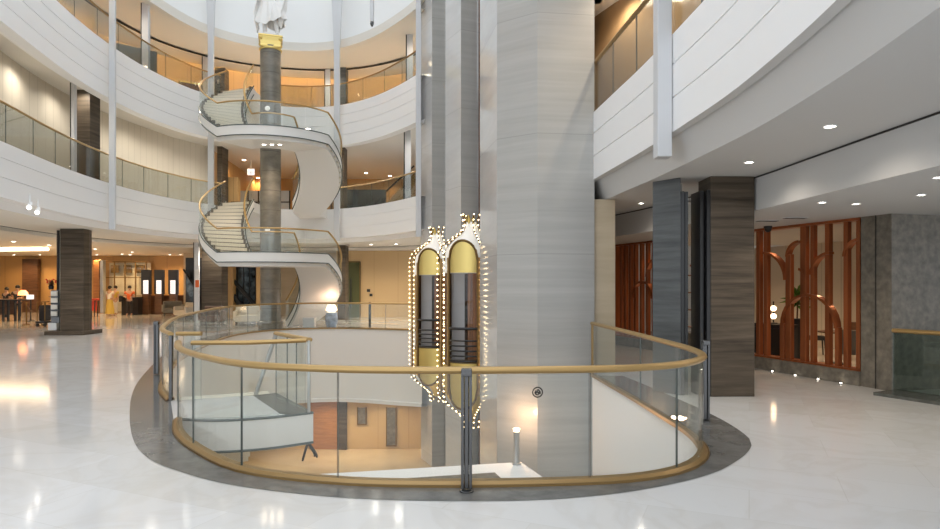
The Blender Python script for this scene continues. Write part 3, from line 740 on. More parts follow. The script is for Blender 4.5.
for sx in (-1, 1):
    for sy in (-1, 1): mb.ball((cc[0] + sx * .39 * math.cos(.31) - sy * .39 * math.sin(.31), cc[1] + sx * .39 * math.sin(.31) + sy * .39 * math.cos(.31), 11.745), 0.09, 10)
mb.build('abacus', M['gold'], t)
for zz_, in ((4.0,), (8.9,)):
    mb = MB(); mb.lathe([(0.11, 0), (0.09, 0.03), (0.04, 0.04)], (0, 0, 0), 14)
    mb.v = [(cc[0] + x, cc[1] - 0.40 - z, zz_ + y) for x, y, z in mb.v]
    mb.build('round_light', M['pearl'], t)

# ------------------------------------------------------------------ statue
def skinned(name, J, E, mat, parent=None, sub=1, root=0):
    o0 = ORG.get(parent.name, Vector((0, 0, 0))) if parent is not None else Vector((0, 0, 0))
    me = bpy.data.meshes.new(name); me.from_pydata([Vector(j[0]) - o0 for j in J], E, [])
    o = bpy.data.objects.new(name, me); COL.objects.link(o)
    sk = o.modifiers.new('skin', 'SKIN'); me.skin_vertices or o.data.skin_vertices.new()
    for i, j in enumerate(J):
        r = j[1]; me.skin_vertices[0].data[i].radius = (r, r) if not isinstance(r, tuple) else r
        me.skin_vertices[0].data[i].use_root = (i == root)
    sk.use_smooth_shade = True
    if sub: s = o.modifiers.new('sub', 'SUBSURF'); s.levels = sub; s.render_levels = sub
    me.materials.append(mat)
    if parent is not None: o.parent = parent
    ORG[o.name] = o0
    return o
sx0, sy0, sz0 = cc[0], cc[1], 11.88
t = thing('statue', 'white marble statue of a robed figure on top of the column', 'statue', (sx0, sy0, sz0))
S = lambda x, y, z: (sx0 + x, sy0 + y, sz0 + z)
mb = MB(); mb.lathe([(0.46, 0), (0.46, 0.07), (0.40, 0.10)], (sx0, sy0, sz0), 20); mb.build('plinth', M['statue'], t)
J = [(S(0, 0, 1.45), .20), (S(0, 0, 1.75), .19), (S(0.02, 0, 2.05), .22), (S(0.02, 0, 2.25), .10), (S(0.03, -.03, 2.42), .13), (S(.03, -.03, 2.6), .10),
     (S(-.14, 0, 1.3), .17), (S(-.2, -.1, .75), .12), (S(-.24, .02, .22), .075), (S(-.26, -.14, .14), .06),
     (S(.14, 0, 1.3), .17), (S(.2, -.05, .75), .12), (S(.27, .03, .22), .075), (S(.32, -.12, .14), .06),
     (S(-.32, 0, 2.1), .10), (S(-.5, -.05, 1.7), .075), (S(-.38, -.28, 1.45), .055), (S(.34, 0, 2.1), .10), (S(.5, -.08, 2.4), .07), (S(.42, -.2, 2.8), .055)]
E = [(0, 1), (1, 2), (2, 3), (3, 4), (4, 5), (0, 6), (6, 7), (7, 8), (8, 9), (0, 10), (10, 11), (11, 12), (12, 13), (2, 14), (14, 15), (15, 16), (2, 17), (17, 18), (18, 19)]
skinned('body', J, E, M['statue'], t, 2)
rnd = random.Random(3)
mb = MB(); rows = []
for i in range(13):
    f = i / 12; z = 0.62 + 1.10 * f; base = 0.30 * (1 - f) ** 0.8 + 0.25
    rows.append([S((base * (1 + 0.13 * math.cos(9 * a + 2.2 * f) + 0.07 * math.cos(17 * a - 3 * f))) * math.cos(a) * 1.05 + 0.05 * math.sin(4 * f), base * (1 + 0.1 * math.cos(9 * a + 2 * f)) * math.sin(a) * 0.75,
                   z + (0.16 * math.cos(a * 2 + 0.6) + 0.03 * math.cos(9 * a)) * (1 - f) ** 2) for a in [2 * PI * k / 54 for k in range(54)]])
mb.grid(rows, closed_u=True); mb.build('robe', M['statue'], t, True)
mb = MB()
for s, ph in ((-1, 0.0), (1, 1.0)):
    rows = []
    for i in range(9):
        f = i / 8
        rows.append([S(s * (0.42 + 0.20 * math.sin(f * 2.4 + ph)) + 0.05 * math.cos(k * 1.3 + f * 3), -0.12 + 0.05 * k + 0.02 * math.sin(7 * f), 2.05 - 1.5 * f - 0.05 * k) for k in range(6)])
    mb.grid(rows)
o = mb.build('drapery', M['statue'], t, True); so = o.modifiers.new('solid', 'SOLIDIFY'); so.thickness = 0.05
mb = MB(); mb.ball(S(.03, .02, 2.62), 0.14, 12); mb.build('hair', M['statue'], t, True)

# ------------------------------------------------------------------ scenic lifts
def lift(loc, label):
    t = thing('scenic_lift', label, 'lift', loc, 'scenic lift cars on the stone tower')
    X0, Y0 = loc[0], loc[1]
    def cp(phi, r, z): a = math.radians(phi); return (X0 + r * math.sin(a), Y0 - r * math.cos(a), z)
    A0, A1, RR = -45, 12, 0.82
    def patch(r, a0, a1, z0, z1, nu=10):
        return [[cp(a0 + (a1 - a0) * k / nu, r, z) for k in range(nu + 1)] for z in (z0, z1)]
    mid = (A0 + A1) / 2
    def archz(phi, s, top): u = max(-1, min(1, (phi - mid) / ((A1 - A0) / 2))); return s + (top - s) * math.sqrt(max(0, 1 - u * u))
    U = lin(A0, A1, 14)
    mb = MB(); mb.grid([[cp(a, RR, 2.1) for a in U], [cp(a, RR, archz(a, 2.42, 2.93)) for a in U]]); mb.build('hood', M['gold'], t, True)
    mb = MB(); mb.grid([[cp(a, RR, -0.95 - (archz(a, 0, 0.55))) for a in U], [cp(a, RR, -0.30) for a in U]]); mb.build('skirt', M['gold'], t, True)
    mb = MB(); mb.grid(patch(RR, A0, A1, -0.30, 2.1)); mb.build('window', M['glass'], t, True)
    mb = MB()
    for z in [0.62] + [-0.24 + 0.135 * k for k in range(5)]:
        mb.tube([cp(a, RR + 0.01, z) for a in U], 0.024 if z < 0.6 else 0.04, 6)
    mb.build('guard_bars', M['black'], t, True)
    mb = MB(); loop = [cp(a, RR + 0.015, archz(a, 2.42, 2.95)) for a in U]
    loop2 = [cp(a, RR + 0.015, -0.95 - archz(a, 0, 0.55)) for a in reversed(U)]
    mb.tube(loop + loop2, 0.032, 8, closed=True); mb.build('frame', M['golddk'], t, True)
    # cabin inside: back wall with a pale panel and a walnut panel, floor, ceiling
    mb = MB(); mb.grid(patch(0.72, 130, 300, -1.0, 2.4, 14)); mb.build('cabin_wall', M['walnut'], t, True)
    mb = MB(); c = cp(-30, 0.1, 0.9); mb.box((X0 - 0.36, Y0 + 0.15, 0.95), (0.36, 0.05, 2.5)); mb.build('pale_panel', M['cabinpale'], t)
    mb = MB(); mb.box((X0 + 0.28, Y0 + 0.2, 0.9), (0.75, 0.06, 2.6)); mb.build('timber_panel', M['cabinwood'], t)
    mb = MB(); mb.lathe([(0.74, -0.36), (0.74, -0.30)], (X0, Y0, 0), 24); mb.build('cabin_floor', M['golddk'], t)
    mb = MB(); mb.lathe([(0.78, 2.1), (0.78, 2.45), (0.70, 2.75), (0.45, 3.02), (0.28, 3.18), (0.20, 3.36), (0.17, 3.5)], (X0, Y0, 0), 28); mb.build('crown', M['crown'], t, True)
    mb = MB(); mb.lathe([(0.10, -1.98), (0.16, -1.8), (0.30, -1.62), (0.55, -1.45), (0.76, -1.15), (0.78, -0.40)], (X0, Y0, 0), 28); mb.build('bowl', M['gold'], t, True)
    for a in (-47, 14, -92):
        mb = MB(); mb.tube([cp(a, 0.83, -1.15), cp(a, 0.83, 2.5)], 0.035, 8); mb.build('column_rib', M['brassdk'], t, True)
    def ribline(phi, ex=0.0):
        pr = [(0.24, 3.70), (0.20, 3.56), (0.18, 3.44), (0.22, 3.30), (0.36, 3.16), (0.58, 3.02), (0.80, 2.85), (0.90, 2.62), (0.90, 2.4), (0.90, -1.0), (0.90, -1.15), (0.86, -1.32), (0.68, -1.5), (0.45, -1.66), (0.28, -1.80), (0.22, -1.95), (0.20, -2.12)]
        return [Vector(cp(phi, r + ex, z)) for r, z in pr]
    RB = (-92, -52)
    for a in RB + (17, 62, -150):
        mb = MB(); L_ = ribline(a)
        mb.tube(L_[:9], 0.018, 6); mb.build('crown_rib', M['golddk'], t, True)
        mb = MB(); mb.tube(L_[9:], 0.018, 6); mb.build('bowl_rib', M['golddk'], t, True)
    mb = MB(); mb.ball((X0, Y0, 0), 0.019, 8)
    first = None
    for a in RB:
        for p in resample(ribline(a, 0.03), 0.15):
            if first is None:
                first = mb.build('bulb', M['bulb'], t); first.location = Vector(p) - Vector((X0, Y0, 0))
            else:
                c = first.copy(); COL.objects.link(c); c.parent = t; c.location = Vector(p) - Vector((X0, Y0, 0))
    # bulbs of the ribs behind: one part
    mb = MB()
    for a in (17, 62, -150):
        for p in resample(ribline(a, 0.03), 0.15): mb.ball(p, 0.018, 6)
    # arch lights inside the frame
    o = mb.build('bulb', M['bulb'], t); o['kind'] = 'stuff'
    mb = MB()
    for phi in (-60, -20, 20): 
        mb.tube([cp(phi, 0.16, 3.44), cp(phi, 0.15, 3.56), cp(phi, 0.22, 3.68)], [0.03, 0.04, 0.02], 8)
    mb.build('finial', M['gold'], t, True)
    return t
lift((0.03, 17.3, 0), 'near scenic lift car with gold hood and rows of bulbs')
lift((-1.12, 21.2, 0), 'far scenic lift car, the left one, ringed with bulbs')

# lamp on the white platform
p = at(516.5, 460, 11.9)
t = thing('floor_lamp', 'small brass uplight standing against the foot of the tower', 'lamp', (p.x, p.y, -1.62))
mb = MB(); mb.lathe([(0.085, -1.62), (0.085, -1.60), (0.055, -1.59), (0.055, -1.05), (0.062, -1.0)], (p.x, p.y, 0), 16); mb.build('stem', M['steellt'], t, True)
mb = MB(); mb.lathe([(0.05, -1.0), (0.07, -0.95), (0.066, -0.945)], (p.x, p.y, 0), 16); mb.build('lamp_shade', M['lampglow'], t, True)

# black sculpture on the lower floor
p = atz(308, 462, LOW)
t = thing('sculpture', 'small black leaning sculpture on the lower floor', 'sculpture', p)
J = [((p.x, p.y, LOW + 0.78), .06), ((p.x - .12, p.y, LOW + .4), .055), ((p.x - .22, p.y, LOW + .02), .05), ((p.x + .16, p.y, LOW + .52), .08), ((p.x + .32, p.y - .05, LOW + .38), .07), ((p.x + .24, p.y, LOW + .2), .04), ((p.x + .36, p.y, LOW + .16), .04)]
skinned('figure', J, [(0, 1), (1, 2), (0, 3), (3, 4), (4, 5), (4, 6)], M['black'], t, 1)

# ------------------------------------------------------------------ ceiling lights and other ceiling fittings
def downlight(p, label, r=0.075, group='recessed ceiling lights', power=0.0, col=(1, 0.85, 0.66), up=(0, 0, 0), cone=150):
    t = thing('ceiling_light', label, 'light', p, group)
    mb = MB(); mb.lathe([(r, 0.0), (r * 1.25, -0.012), (r * 1.3, 0.0)], p, 18); mb.build('trim_ring', M['white'], t, True)
    mb = MB(); mb.lathe([(r, -0.004), (r * 0.5, -0.012), (0.001, -0.014)], p, 14); mb.build('lens', M['down'], t, True)
    if power:
        l = bpy.data.lights.new('downlight', 'SPOT'); l.energy = power; l.color = col; l.spot_size = math.radians(cone); l.spot_blend = 0.6; l.shadow_soft_size = 0.06
        o = bpy.data.objects.new('downlight_lamp', l); COL.objects.link(o); o.location = (p[0], p[1], p[2] - 0.04)
    return t
ORD = ['first', 'second', 'third', 'fourth', 'fifth', 'sixth', 'seventh', 'eighth', 'ninth', 'tenth', 'eleventh', 'twelfth', 'thirteenth', 'fourteenth']
WARM = (1, 0.62, 0.29)
for (px, py), lab in (((830, 126), 'recessed light in the right white ceiling, the nearer one'), ((749, 162), 'recessed light in the white ceiling above the brown slab'), ((641, 203), 'recessed light in the ceiling left of the grey slab')):
    downlight(atz(px, py, 3.52), lab, 0.052, power=14, col=(1, 0.88, 0.74))
for i, (px, py) in enumerate(((822, 202), (856, 203.5), (921, 194.5), (938, 177))):
    downlight(atz(px, py, 2.98), 'recessed light in the low right ceiling, %s from its left end' % ORD[i], 0.044, power=20, col=(1, 0.85, 0.66))
def lobby_at(px, py):
    p = atz(px, py, 3.6)
    return p if p.y < 38.5 else Vector(((px - CX) / F * 38.5, 38.5, 3.6))
for i, (px, py) in enumerate(((13.5, 241.5), (49, 245), (36, 248.5), (14, 256.8), (40, 257.5), (95, 249), (132, 252.0), (130, 256.8), (122, 254), (97, 255), (170, 256.5), (180, 255))):
    downlight(lobby_at(px, py), 'small recessed light in the warm lobby ceiling, %s counted from the left' % ORD[i], 0.10, power=100, col=WARM)
for i, (px, py) in enumerate(((371, 244.5), (396, 244))):
    downlight(atz(px, py, 3.745), 'recessed light over the far oak wall, %s of two' % ('left' if i == 0 else 'right'), 0.10, power=90, col=(1, .8, .55))
for i, (px, py) in enumerate(((244, 160), (230, 168), (234, 174), (366, 173), (361, 180), (258, 178), (390, 176))):
    downlight(atz(px, py, 8.5), 'recessed light in the second floor ceiling behind the staircase, %s of seven' % ORD[i], 0.10, power=60, col=WARM)
for (px, py, Y, lab) in ((308, 155.5, 23.9, 'round light under the upper right stair flight, topmost'), (318, 186, 25.9, 'round light under the upper right stair flight, middle one'), (305.5, 214.5, 27.5, 'round light under the upper right stair flight, lowest'),
                         (264, 144.5, 24.2, 'small light left of centre under the upper landing'), (272, 144.5, 24.2, 'small light in the centre under the upper landing'), (280, 144.5, 24.2, 'small light right of centre under the upper landing')):
    p = at(px, py, Y)
    # rest it on the soffit at that spot
    th = math.degrees(math.atan2(p.x - SC.x, -(p.y - SC.y)))
    zz = ZB - 0.425 if th < 66 else Z2 + (ZB - Z2) * (150 - th) / 84 - 0.425
    for _ in range(6):
        p = Vector(((px - CX) / F * ((zz - EYE) * F / (HY - py)), (zz - EYE) * F / (HY - py), zz))
        th = math.degrees(math.atan2(p.x - SC.x, -(p.y - SC.y)))
        zz = ZB - 0.425 if th < 66 else Z2 + (ZB - Z2) * (150 - th) / 84 - 0.425
    downlight((p.x, p.y, zz), lab, 0.07, 'lights under the staircase', 45, (1, 0.76, 0.5))
for i, (px, py) in enumerate(((30, 206), (38, 211))):
    p = atz(px, py, 3.62)
    t = thing('spotlight', 'white adjustable spotlight under the left balcony, %s of the pair' % ('left' if i == 0 else 'right'), 'light', (p.x, p.y, 3.88))
    mb = MB(); mb.tube([(p.x, p.y, 3.9), (p.x, p.y, 3.66)], 0.015, 6); mb.build('stem', M['white'], t)
    mb = MB(); mb.tube([(p.x - .05, p.y + .1, 3.70), (p.x + 0.02, p.y - .06, 3.58)], [0.04, 0.055], 12); mb.build('lamp_head', M['white'], t, True)
    mb = MB(); mb.ball((p.x + 0.022, p.y - .066, 3.575), 0.042, 10); mb.build('lens', M['down'], t, True)
for i, (px, py) in enumerate(((767, 220.5), (795, 217.5))):
    p = atz(px, py, 2.98)
    t = thing('air_vent', 'grey slotted vent in the low right ceiling, %s of two' % ('left' if i == 0 else 'right'), 'vent', p)
    mb = MB(); mb.box((p.x, p.y, 2.975), (0.42, 0.16, 0.012)); mb.build('frame', M['ceil'], t)
    mb = MB()
    for k in range(4): mb.box((p.x, p.y - 0.055 + 0.036 * k, 2.966), (0.38, 0.014, 0.008))
    mb.build('slats', M['dark'], t)
p = atz(768, 230, 2.9)
t = thing('security_camera', 'black dome camera above the right timber screen', 'camera', (p.x, p.y, 2.98))
mb = MB(); mb.lathe([(0.08, 2.98), (0.08, 2.93)], (p.x, p.y, 0), 14); mb.build('mount', M['black'], t)
mb = MB(); mb.ball((p.x, p.y, 2.92), 0.07, 12); mb.build('dome', M['black'], t, True)
mb = MB(); mb.tube([(-27, 31.2, 3.50), (-23, 31.0, 3.50), (-20.6, 30.6, 3.50)], 0.07, 8); struct(mb, 'trim_17', M['covew'], label='warm light strip along the lobby ceiling')
# lit sign on the second floor
p = at(251, 172, 34)
t = thing('ceiling_sign', 'small lit white sign hanging from the second floor ceiling', 'sign', (p.x, p.y, p.z))
mb = MB(); mb.box((p.x, p.y, p.z), (0.36, 0.08, 0.34)); mb.build('case', M['screen'], t)
mb = MB(); mb.box((p.x, p.y - 0.045, p.z), (0.02, 0.01, 0.3)); mb.box((p.x, p.y - 0.045, p.z - 0.02), (0.3, 0.01, 0.02)); mb.build('mark', M['steellt'], t)
mb = MB(); mb.box((p.x, p.y, (8.5 + p.z) / 2 + 0.1), (0.02, 0.02, 8.5 - p.z - 0.2)); mb.build('hanger', M['white'], t)
# hanging rod under the dome
p = at(372, 22, 20)
t = thing('hanging_rod', 'slim white rod hanging down under the dome', 'rod', (p.x, p.y, p.z))
mb = MB(); mb.box((p.x, p.y, p.z + 4), (0.12, 0.12, 8)); mb.build('shaft', M['shaft'], t, bevel=0.01)
mb = MB(); mb.lathe([(0.03, -0.14), (0.06, -0.06), (0.05, 0)], (p.x, p.y, p.z), 10); mb.build('tip', M['steel'], t, True)

# ------------------------------------------------------------------ timber screens
def wp(Y, z, off=0.0): q = W(Y) + WN * off; return Vector((q.x, q.y, z))
def y_at_px(px):              # where the wall line meets a column of the photo
    k = (px - CX) / F; return (6.13 + 0.323 * 13.43) / (k + 0.323)
def slat(mb, Y, w, z0, z1, d=0.10): wallpiece(mb, Y - w / 2, Y + w / 2, z0, z1, d, shift=0.02)
def screen(label, y0, y1, slats, arches, z0=0.25, z1=2.98):
    a = W(y0)
    t = thing('timber_screen', label, 'screen', (a.x, a.y, z0))
    mb = MB(); wallpiece(mb, y0, y1, z0, z0 + 0.04, 0.24); wallpiece(mb, y0, y1, z1 - 0.05, z1, 0.24); wallpiece(mb, y0, y0 + 0.04, z0, z1, 0.24); wallpiece(mb, y1 - 0.04, y1, z0, z1, 0.24)
    mb.build('frame', M['copper'], t)
    for px, wpx, top in slats:
        Y = y_at_px(px); w = abs(y_at_px(px - wpx / 2) - y_at_px(px + wpx / 2))
        mb = MB(); slat(mb, Y, w * 0.72, z0 + 0.03, z1 - 0.03 if top is None else top); mb.build('slat', M['copper'], t, bevel=0.008)
    for (pl_, pr_, zs, kind) in arches:      # arches: left px, right px, spring height, 'full' | 'left' | 'right'
        ya, yb = y_at_px(pl_), y_at_px(pr_); c = (ya + yb) / 2; r = abs(yb - ya) / 2
        rng = {'full': (0, 180), 'left': (90, 180), 'right': (0, 90)}[kind]
        rows = [[], [], [], [], []]
        for k in range(17):
            a = math.radians(rng[0] + (rng[1] - rng[0]) * k / 16)
            for q, (rr, of) in enumerate(((r, 0.0), (r, 0.13), (r - 0.05, 0.13), (r - 0.05, 0.0), (r, 0.0))):
                rows[q].append(wp(c - rr * math.cos(a), zs + rr * 1.0 * math.sin(a), of))
        mb = MB(); mb.grid(rows); mb.build('arch', M['copper'], t, True)
    return t
screen('reddish timber screen with arches right of the brown slab', 11.08, 14.4,
       [(757, 5, None), (764.5, 5, None), (781, 6, 1.0), (787, 7, 2.4), (802, 8, None), (811, 5, None), (826, 6, None), (835.5, 5, 1.0), (844.5, 6, None), (856, 3, None)],
       [(740, 785, 1.88, 'right'), (780, 836, 0.98, 'full'), (809, 850, 1.98, 'left'), (785, 812, 2.35, 'left'), (793, 803, 2.0, 'right'), (842, 876, 2.3, 'left')])
screen('reddish timber screen seen left of the grey slab', 15.95, 18.9,
       [(620, 3, None), (624, 3, None), (629, 3, None), (634, 3, None), (640, 3, None), (646, 3, None), (652, 3, None), (656, 3, None), (661, 3, None)],
       [(631, 652, 1.4, 'full'), (645, 670, 2.0, 'full')])
# small floor lights in front of the low granite base
for i, px in enumerate((777, 800, 823, 846)):
    Y = y_at_px(px); q = W(Y) - WN * 0.12
    t = thing('floor_spotlight', 'tiny floor light below the timber screen, %s from the brown slab' % ORD[i], 'light', (q.x, q.y, 0), 'floor lights along the timber screen')
    mb = MB(); mb.lathe([(0.035, 0.0), (0.035, 0.012), (0.026, 0.016)], (q.x, q.y, 0), 12); mb.build('rim', M['steellt'], t)
    mb = MB(); mb.lathe([(0.026, 0.014), (0.012, 0.02)], (q.x, q.y, 0), 12); mb.build('lens', M['down'], t)

# restaurant furniture behind the screen
def behind(px, off, z=0.0):
    k = (px - CX) / F; b = W(13.43) + WN * off
    Y = (b.x + 0.323 * b.y) / (k + 0.323); return Vector((k * Y, Y, z))
def chair(p, label, mat, rz=0.0, group=None, s=1.0):
    t = thing('dining_chair', label, 'chair', p, group, rz); local(t)
    mb = MB(); mb.box((0, 0, 0.44), (0.46, 0.46, 0.09)); mb.build('seat', mat, t, bevel=0.02)
    mb = MB(); mb.box((0, 0.21, 0.68), (0.46, 0.06, 0.42)); mb.build('backrest', mat, t, bevel=0.02)
    for x in (-.19, .19):
        for y in (-.19, .19):
            mb = MB(); mb.tube([(x, y, 0.4), (x * 1.1, y * 1.1, 0)], [0.022, 0.014], 6); mb.build('leg', M['black'], t)
    return t
def table(p, label, top, r=0.4, h=0.74):
    t = thing('round_table', label, 'table', p); local(t)
    mb = MB(); mb.lathe([(r, h - 0.03), (r, h)], (0, 0, 0), 24); mb.build('tabletop', top, t)
    mb = MB(); mb.lathe([(0.22, 0), (0.2, 0.03), (0.03, 0.05), (0.03, h - 0.03)], (0, 0, 0), 14); mb.build('pedestal', M['black'], t)
    return t
q = behind(775, 1.1)
t = thing('sideboard', 'dark low sideboard behind the left half of the screen', 'sideboard', q, None, math.atan2(WDn.y, WDn.x)); local(t)
mb = MB(); mb.box((0, 0, 0.45), (0.9, 0.4, 0.8)); mb.build('body', M['navy'], t, bevel=0.01)
mb = MB(); mb.box((0, 0, 0.87), (0.96, 0.44, 0.04)); mb.build('top', M['black'], t)
for k in range(2):
    mb = MB(); mb.box((-0.22 + .44 * k, 0.205, 0.45), (0.4, 0.02, 0.7)); mb.build('door', M['black'], t)
for i, dx in enumerate((0.30, 0.30)):
    pz = 1.06 if i == 0 else 1.26
q = behind(773.5, 1.1)
t = thing('table_lamp', 'lamp with two stacked glowing globes behind the screen', 'lamp', (q.x, q.y, 0.89))
mb = MB(); mb.lathe([(0.09, 0.89), (0.09, 0.91), (0.015, 0.92), (0.015, 1.4)], (q.x, q.y, 0), 12); mb.build('stem', M['black'], t)
for z in (1.06, 1.24):
    mb = MB(); mb.ball((q.x, q.y, z), 0.065, 12); mb.build('globe', M['lampglow'], t, True)
def plant(p, label, h, r, n=60, pot=M['black'], poth=0.35):
    t = thing('potted_plant', label, 'plant', p); rn = random.Random(int(p[0] * 100))
    mb = MB(); mb.lathe([(0.12, 0), (0.17, poth), (0.15, poth)], p, 14); mb.build('pot', pot, t, True)
    mb = MB(); mb.tube([(p[0], p[1], p[2] + poth - .05), (p[0] + .02, p[1], p[2] + poth + h * .6)], 0.02, 6); mb.build('stem', M['walnut'], t)
    mb = MB()
    for i in range(n):
        a = rn.uniform(0, 2 * PI); e = rn.uniform(-.3, 1.3); l = rn.uniform(.5, 1) * r
        c = Vector((p[0], p[1], p[2] + poth + h * 0.55 + rn.uniform(-.15, .2) * h)); d = Vector((math.cos(a) * math.cos(e), math.sin(a) * math.cos(e), math.sin(e))); s = d.cross(Vector((0, 0, 1))).normalized() * l * 0.16
        m_ = c + d * l * 0.55; tip = c + d * l - Vector((0, 0, l * 0.25))
        mb.add([c, m_ + s, tip, m_ - s], [(0, 1, 2), (0, 2, 3)])
    o = mb.build('foliage', M['green'], t); return t
q = behind(797, 1.7); plant((q.x, q.y, 0.0), 'leafy green plant in a tall dark pot behind the screen', 0.75, 0.42, 110, M['black'], 1.0)
q = behind(838, 2.2); table((q.x, q.y, 0), 'round dark dining table behind the screen', M['walnut'])
q = behind(815, 3.2); chair((q.x, q.y, 0), 'dark dining chair behind the middle of the timber screen', M['navy'], 1.2)
q = behind(852, 3.2); chair((q.x, q.y, 0), 'brown dining chair behind the right end of the timber screen', M['walnut'], -1.0)
q = behind(851, 1.2); chair((q.x, q.y, 0), 'grey dining chair close to the granite corner', M['greyfab'], 2.6)
mb = MB()
for (yy, zz, w) in ((11.5, 1.5, 1.5),): pass
q = wp(12.3, 0, 4.9)
t = thing('wall_counter', 'dark back counter against the restaurant wall', 'counter', q, None, math.atan2(WDn.y, WDn.x)); local(t)
mb = MB(); mb.box((0, 0, 0.5), (4.5, 0.5, 1.0)); mb.build('body', M['walnut'], t)
mb = MB(); mb.box((0, 0, 1.03), (4.6, 0.6, 0.06)); mb.build('top', M['black'], t)
# display rack glimpsed through the door
p = at(697, 300, 15.3)
t = thing('display_rack', 'copper framed shelf rack seen through the narrow doorway', 'rack', (p.x, p.y, 0))
mb = MB(); mb.box((p.x, p.y, 1.35), (0.07, 0.05, 2.7)); mb.box((p.x, p.y, 2.25), (0.34, 0.05, 0.05)); mb.build('post', M['copper'], t)
for k in range(4):
    mb = MB(); mb.box((p.x, p.y, 0.75 + 0.42 * k), (0.36, 0.3, 0.03)); mb.build('shelf', M['copper'], t)
mb = MB(); mb.box((p.x, p.y, 0.3), (0.4, 0.35, 0.6)); mb.build('base', M['granite'], t)
for k in range(3):
    for dx in (-0.1, 0.1):
        mb = MB(); mb.lathe([(0.035, 0), (0.035, 0.18), (0.013, 0.23), (0.013, 0.29)], (p.x + dx, p.y - 0.05, 0.768 + 0.42 * k), 10)
        tag(mb.build('bottle', M['black'], None, True), 'dark bottle on the %s shelf of the copper rack, %s side' % (('lowest', 'second', 'third')[k], 'left' if dx < 0 else 'right'), 'bottle', 'bottles on the copper rack')

# ------------------------------------------------------------------ lobby furnishing, left
BW = 40.0
def wallbit(px0, px1, py0, py1, Y, th, mat, name, label, cat):
    a, b = at(px0, py0, Y), at(px1, py1, Y); z0 = max(0, b.z)
    mb = MB(); mb.box(((a.x + b.x) / 2, Y + th / 2, (z0 + a.z) / 2), (b.x - a.x, th, a.z - z0))
    return tag(mb.build(name, mat, bevel=0.01), label, cat)
wallbit(22, 37.5, 259, 313, 39.7, 0.3, M['walnut'], 'wall_pilaster', 'dark brown pilaster on the lobby back wall behind the desk', 'pilaster')
wallbit(93, 99, 260, 313, 38.6, 0.4, M['wooddoor'], 'wall_pilaster', 'warm timber pier just right of the left pillar', 'pilaster')
wallbit(100, 103, 260, 313, 38.4, 0.3, M['steellt'], 'wall_pilaster', 'narrow silver pier beside the warm timber pier', 'pilaster')
# shop window behind the people
Y = 39.2; a, b = at(104, 262, Y), at(146, 313, Y)
t = thing('shop_window', 'glazed shop front with a dark frame grid behind the people', 'shop window', (a.x, Y, 0))
mb = MB()
for k in range(5):
    x = a.x + (b.x - a.x) * k / 4; mb.box((x, Y, 1.6), (0.06, 0.06, 3.2))
for z in (0.05, 1.05, 2.2, 3.2): mb.box(((a.x + b.x) / 2, Y, z), (b.x - a.x, 0.06, 0.05))
mb.build('frame', M['golddk'], t)
mb = MB(); mb.box(((a.x + b.x) / 2, Y + 0.03, 1.6), (b.x - a.x, 0.012, 3.1)); mb.build('glass_panel', M['glass'], t)
mb = MB(); mb.box(((a.x + b.x) / 2, Y + 0.6, 1.6), (b.x - a.x, 0.04, 3.1)); mb.build('back_panel', M['linen'], t)
for k in range(3):
    mb = MB(); mb.box((a.x + (b.x - a.x) * (0.18 + 0.3 * k), Y + 0.4, 2.75), (0.5, 0.08, 0.5)); mb.build('hanging_panel', M['golddk'], t)
# kiosks
for i, px in enumerate((146.5, 159.5, 173.5)):
    Y = 37.2; p = at(px, 300, Y); x = p.x
    t = thing('screen_kiosk', 'tall black kiosk with a white lit screen, %s of three' % ('left', 'middle', 'right')[i], 'kiosk', (x, Y, 0), 'lobby kiosks')
    mb = MB(); mb.box((x, Y, 1.92), (0.58, 0.16, 1.45)); mb.build('body', M['black'], t, bevel=0.02)
    mb = MB(); mb.box((x, Y - 0.085, 1.62), (0.30, 0.01, 0.80)); mb.build('screen', M['screen'], t)
    mb = MB()
    for k in range(5): mb.box((x - 0.03 + 0.02 * (k % 2), Y - 0.092, 1.36 + 0.13 * k), (0.2, 0.004, 0.02))
    mb.build('screen_lines', M['steellt'], t)
    mb = MB(); mb.box((x, Y, 0.6), (0.4, 0.3, 1.2)); mb.build('stand', M['walnut'], t)
t = thing('counter', 'long brown timber counter below the three kiosks', 'counter', (-18.6, 37.95, 0))
a, b = at(139, 300, 37.0), at(182, 300, 37.0)
mb = MB(); mb.box(((a.x + b.x) / 2, 37.95, 0.55), (b.x - a.x, 0.5, 1.1)); mb.build('body', M['walnut'], t)
mb = MB(); mb.box(((a.x + b.x) / 2, 37.95, 1.12), (b.x - a.x + .05, 0.56, 0.05)); mb.build('top', M['wooddoor'], t)
a, b = at(121.5, 300, 36.4), at(138, 300, 36.4)
t = thing('counter', 'black counter behind the person in orange', 'counter', ((a.x + b.x) / 2, 36.65, 0))
mb = MB(); mb.box(((a.x + b.x) / 2, 36.65, 0.5), (b.x - a.x, 0.5, 1.0)); mb.build('body', M['black'], t)
mb = MB(); mb.box(((a.x + b.x) / 2, 36.65, 1.02), (b.x - a.x + .06, 0.56, 0.04)); mb.build('top', M['steel'], t)
# dark stair hall opening
t = thing('escalator', 'dark escalator opening with a slanting glass side, right of the kiosks', 'escalator', at(188, 320, 33.5))
a, b = at(182, 300, 33.6), at(194.5, 300, 33.6)
mb = MB(); mb.box(((a.x + b.x) / 2, 34.4, 1.62), (b.x - a.x + .3, 0.1, 3.24)); mb.build('recess', M['black'], t)
mb = MB(); mb.tube([(a.x - .1, 34.0, 2.6), (b.x + .1, 34.0, 1.2)], 0.05, 6); mb.build('handrail', M['black'], t)
mb = MB(); mb.prism([(a.x, 34.1), (b.x, 34.1), (b.x, 34.15), (a.x, 34.15)], 0, 1); mb.v = [(x, y, z * (2.5 - 1.4 * (x - a.x) / (b.x - a.x)) if z > 0.5 else (1.5 - 1.4 * (x - a.x) / (b.x - a.x))) for x, y, z in mb.v]; mb.build('glass_side', M['bluegl'], t)
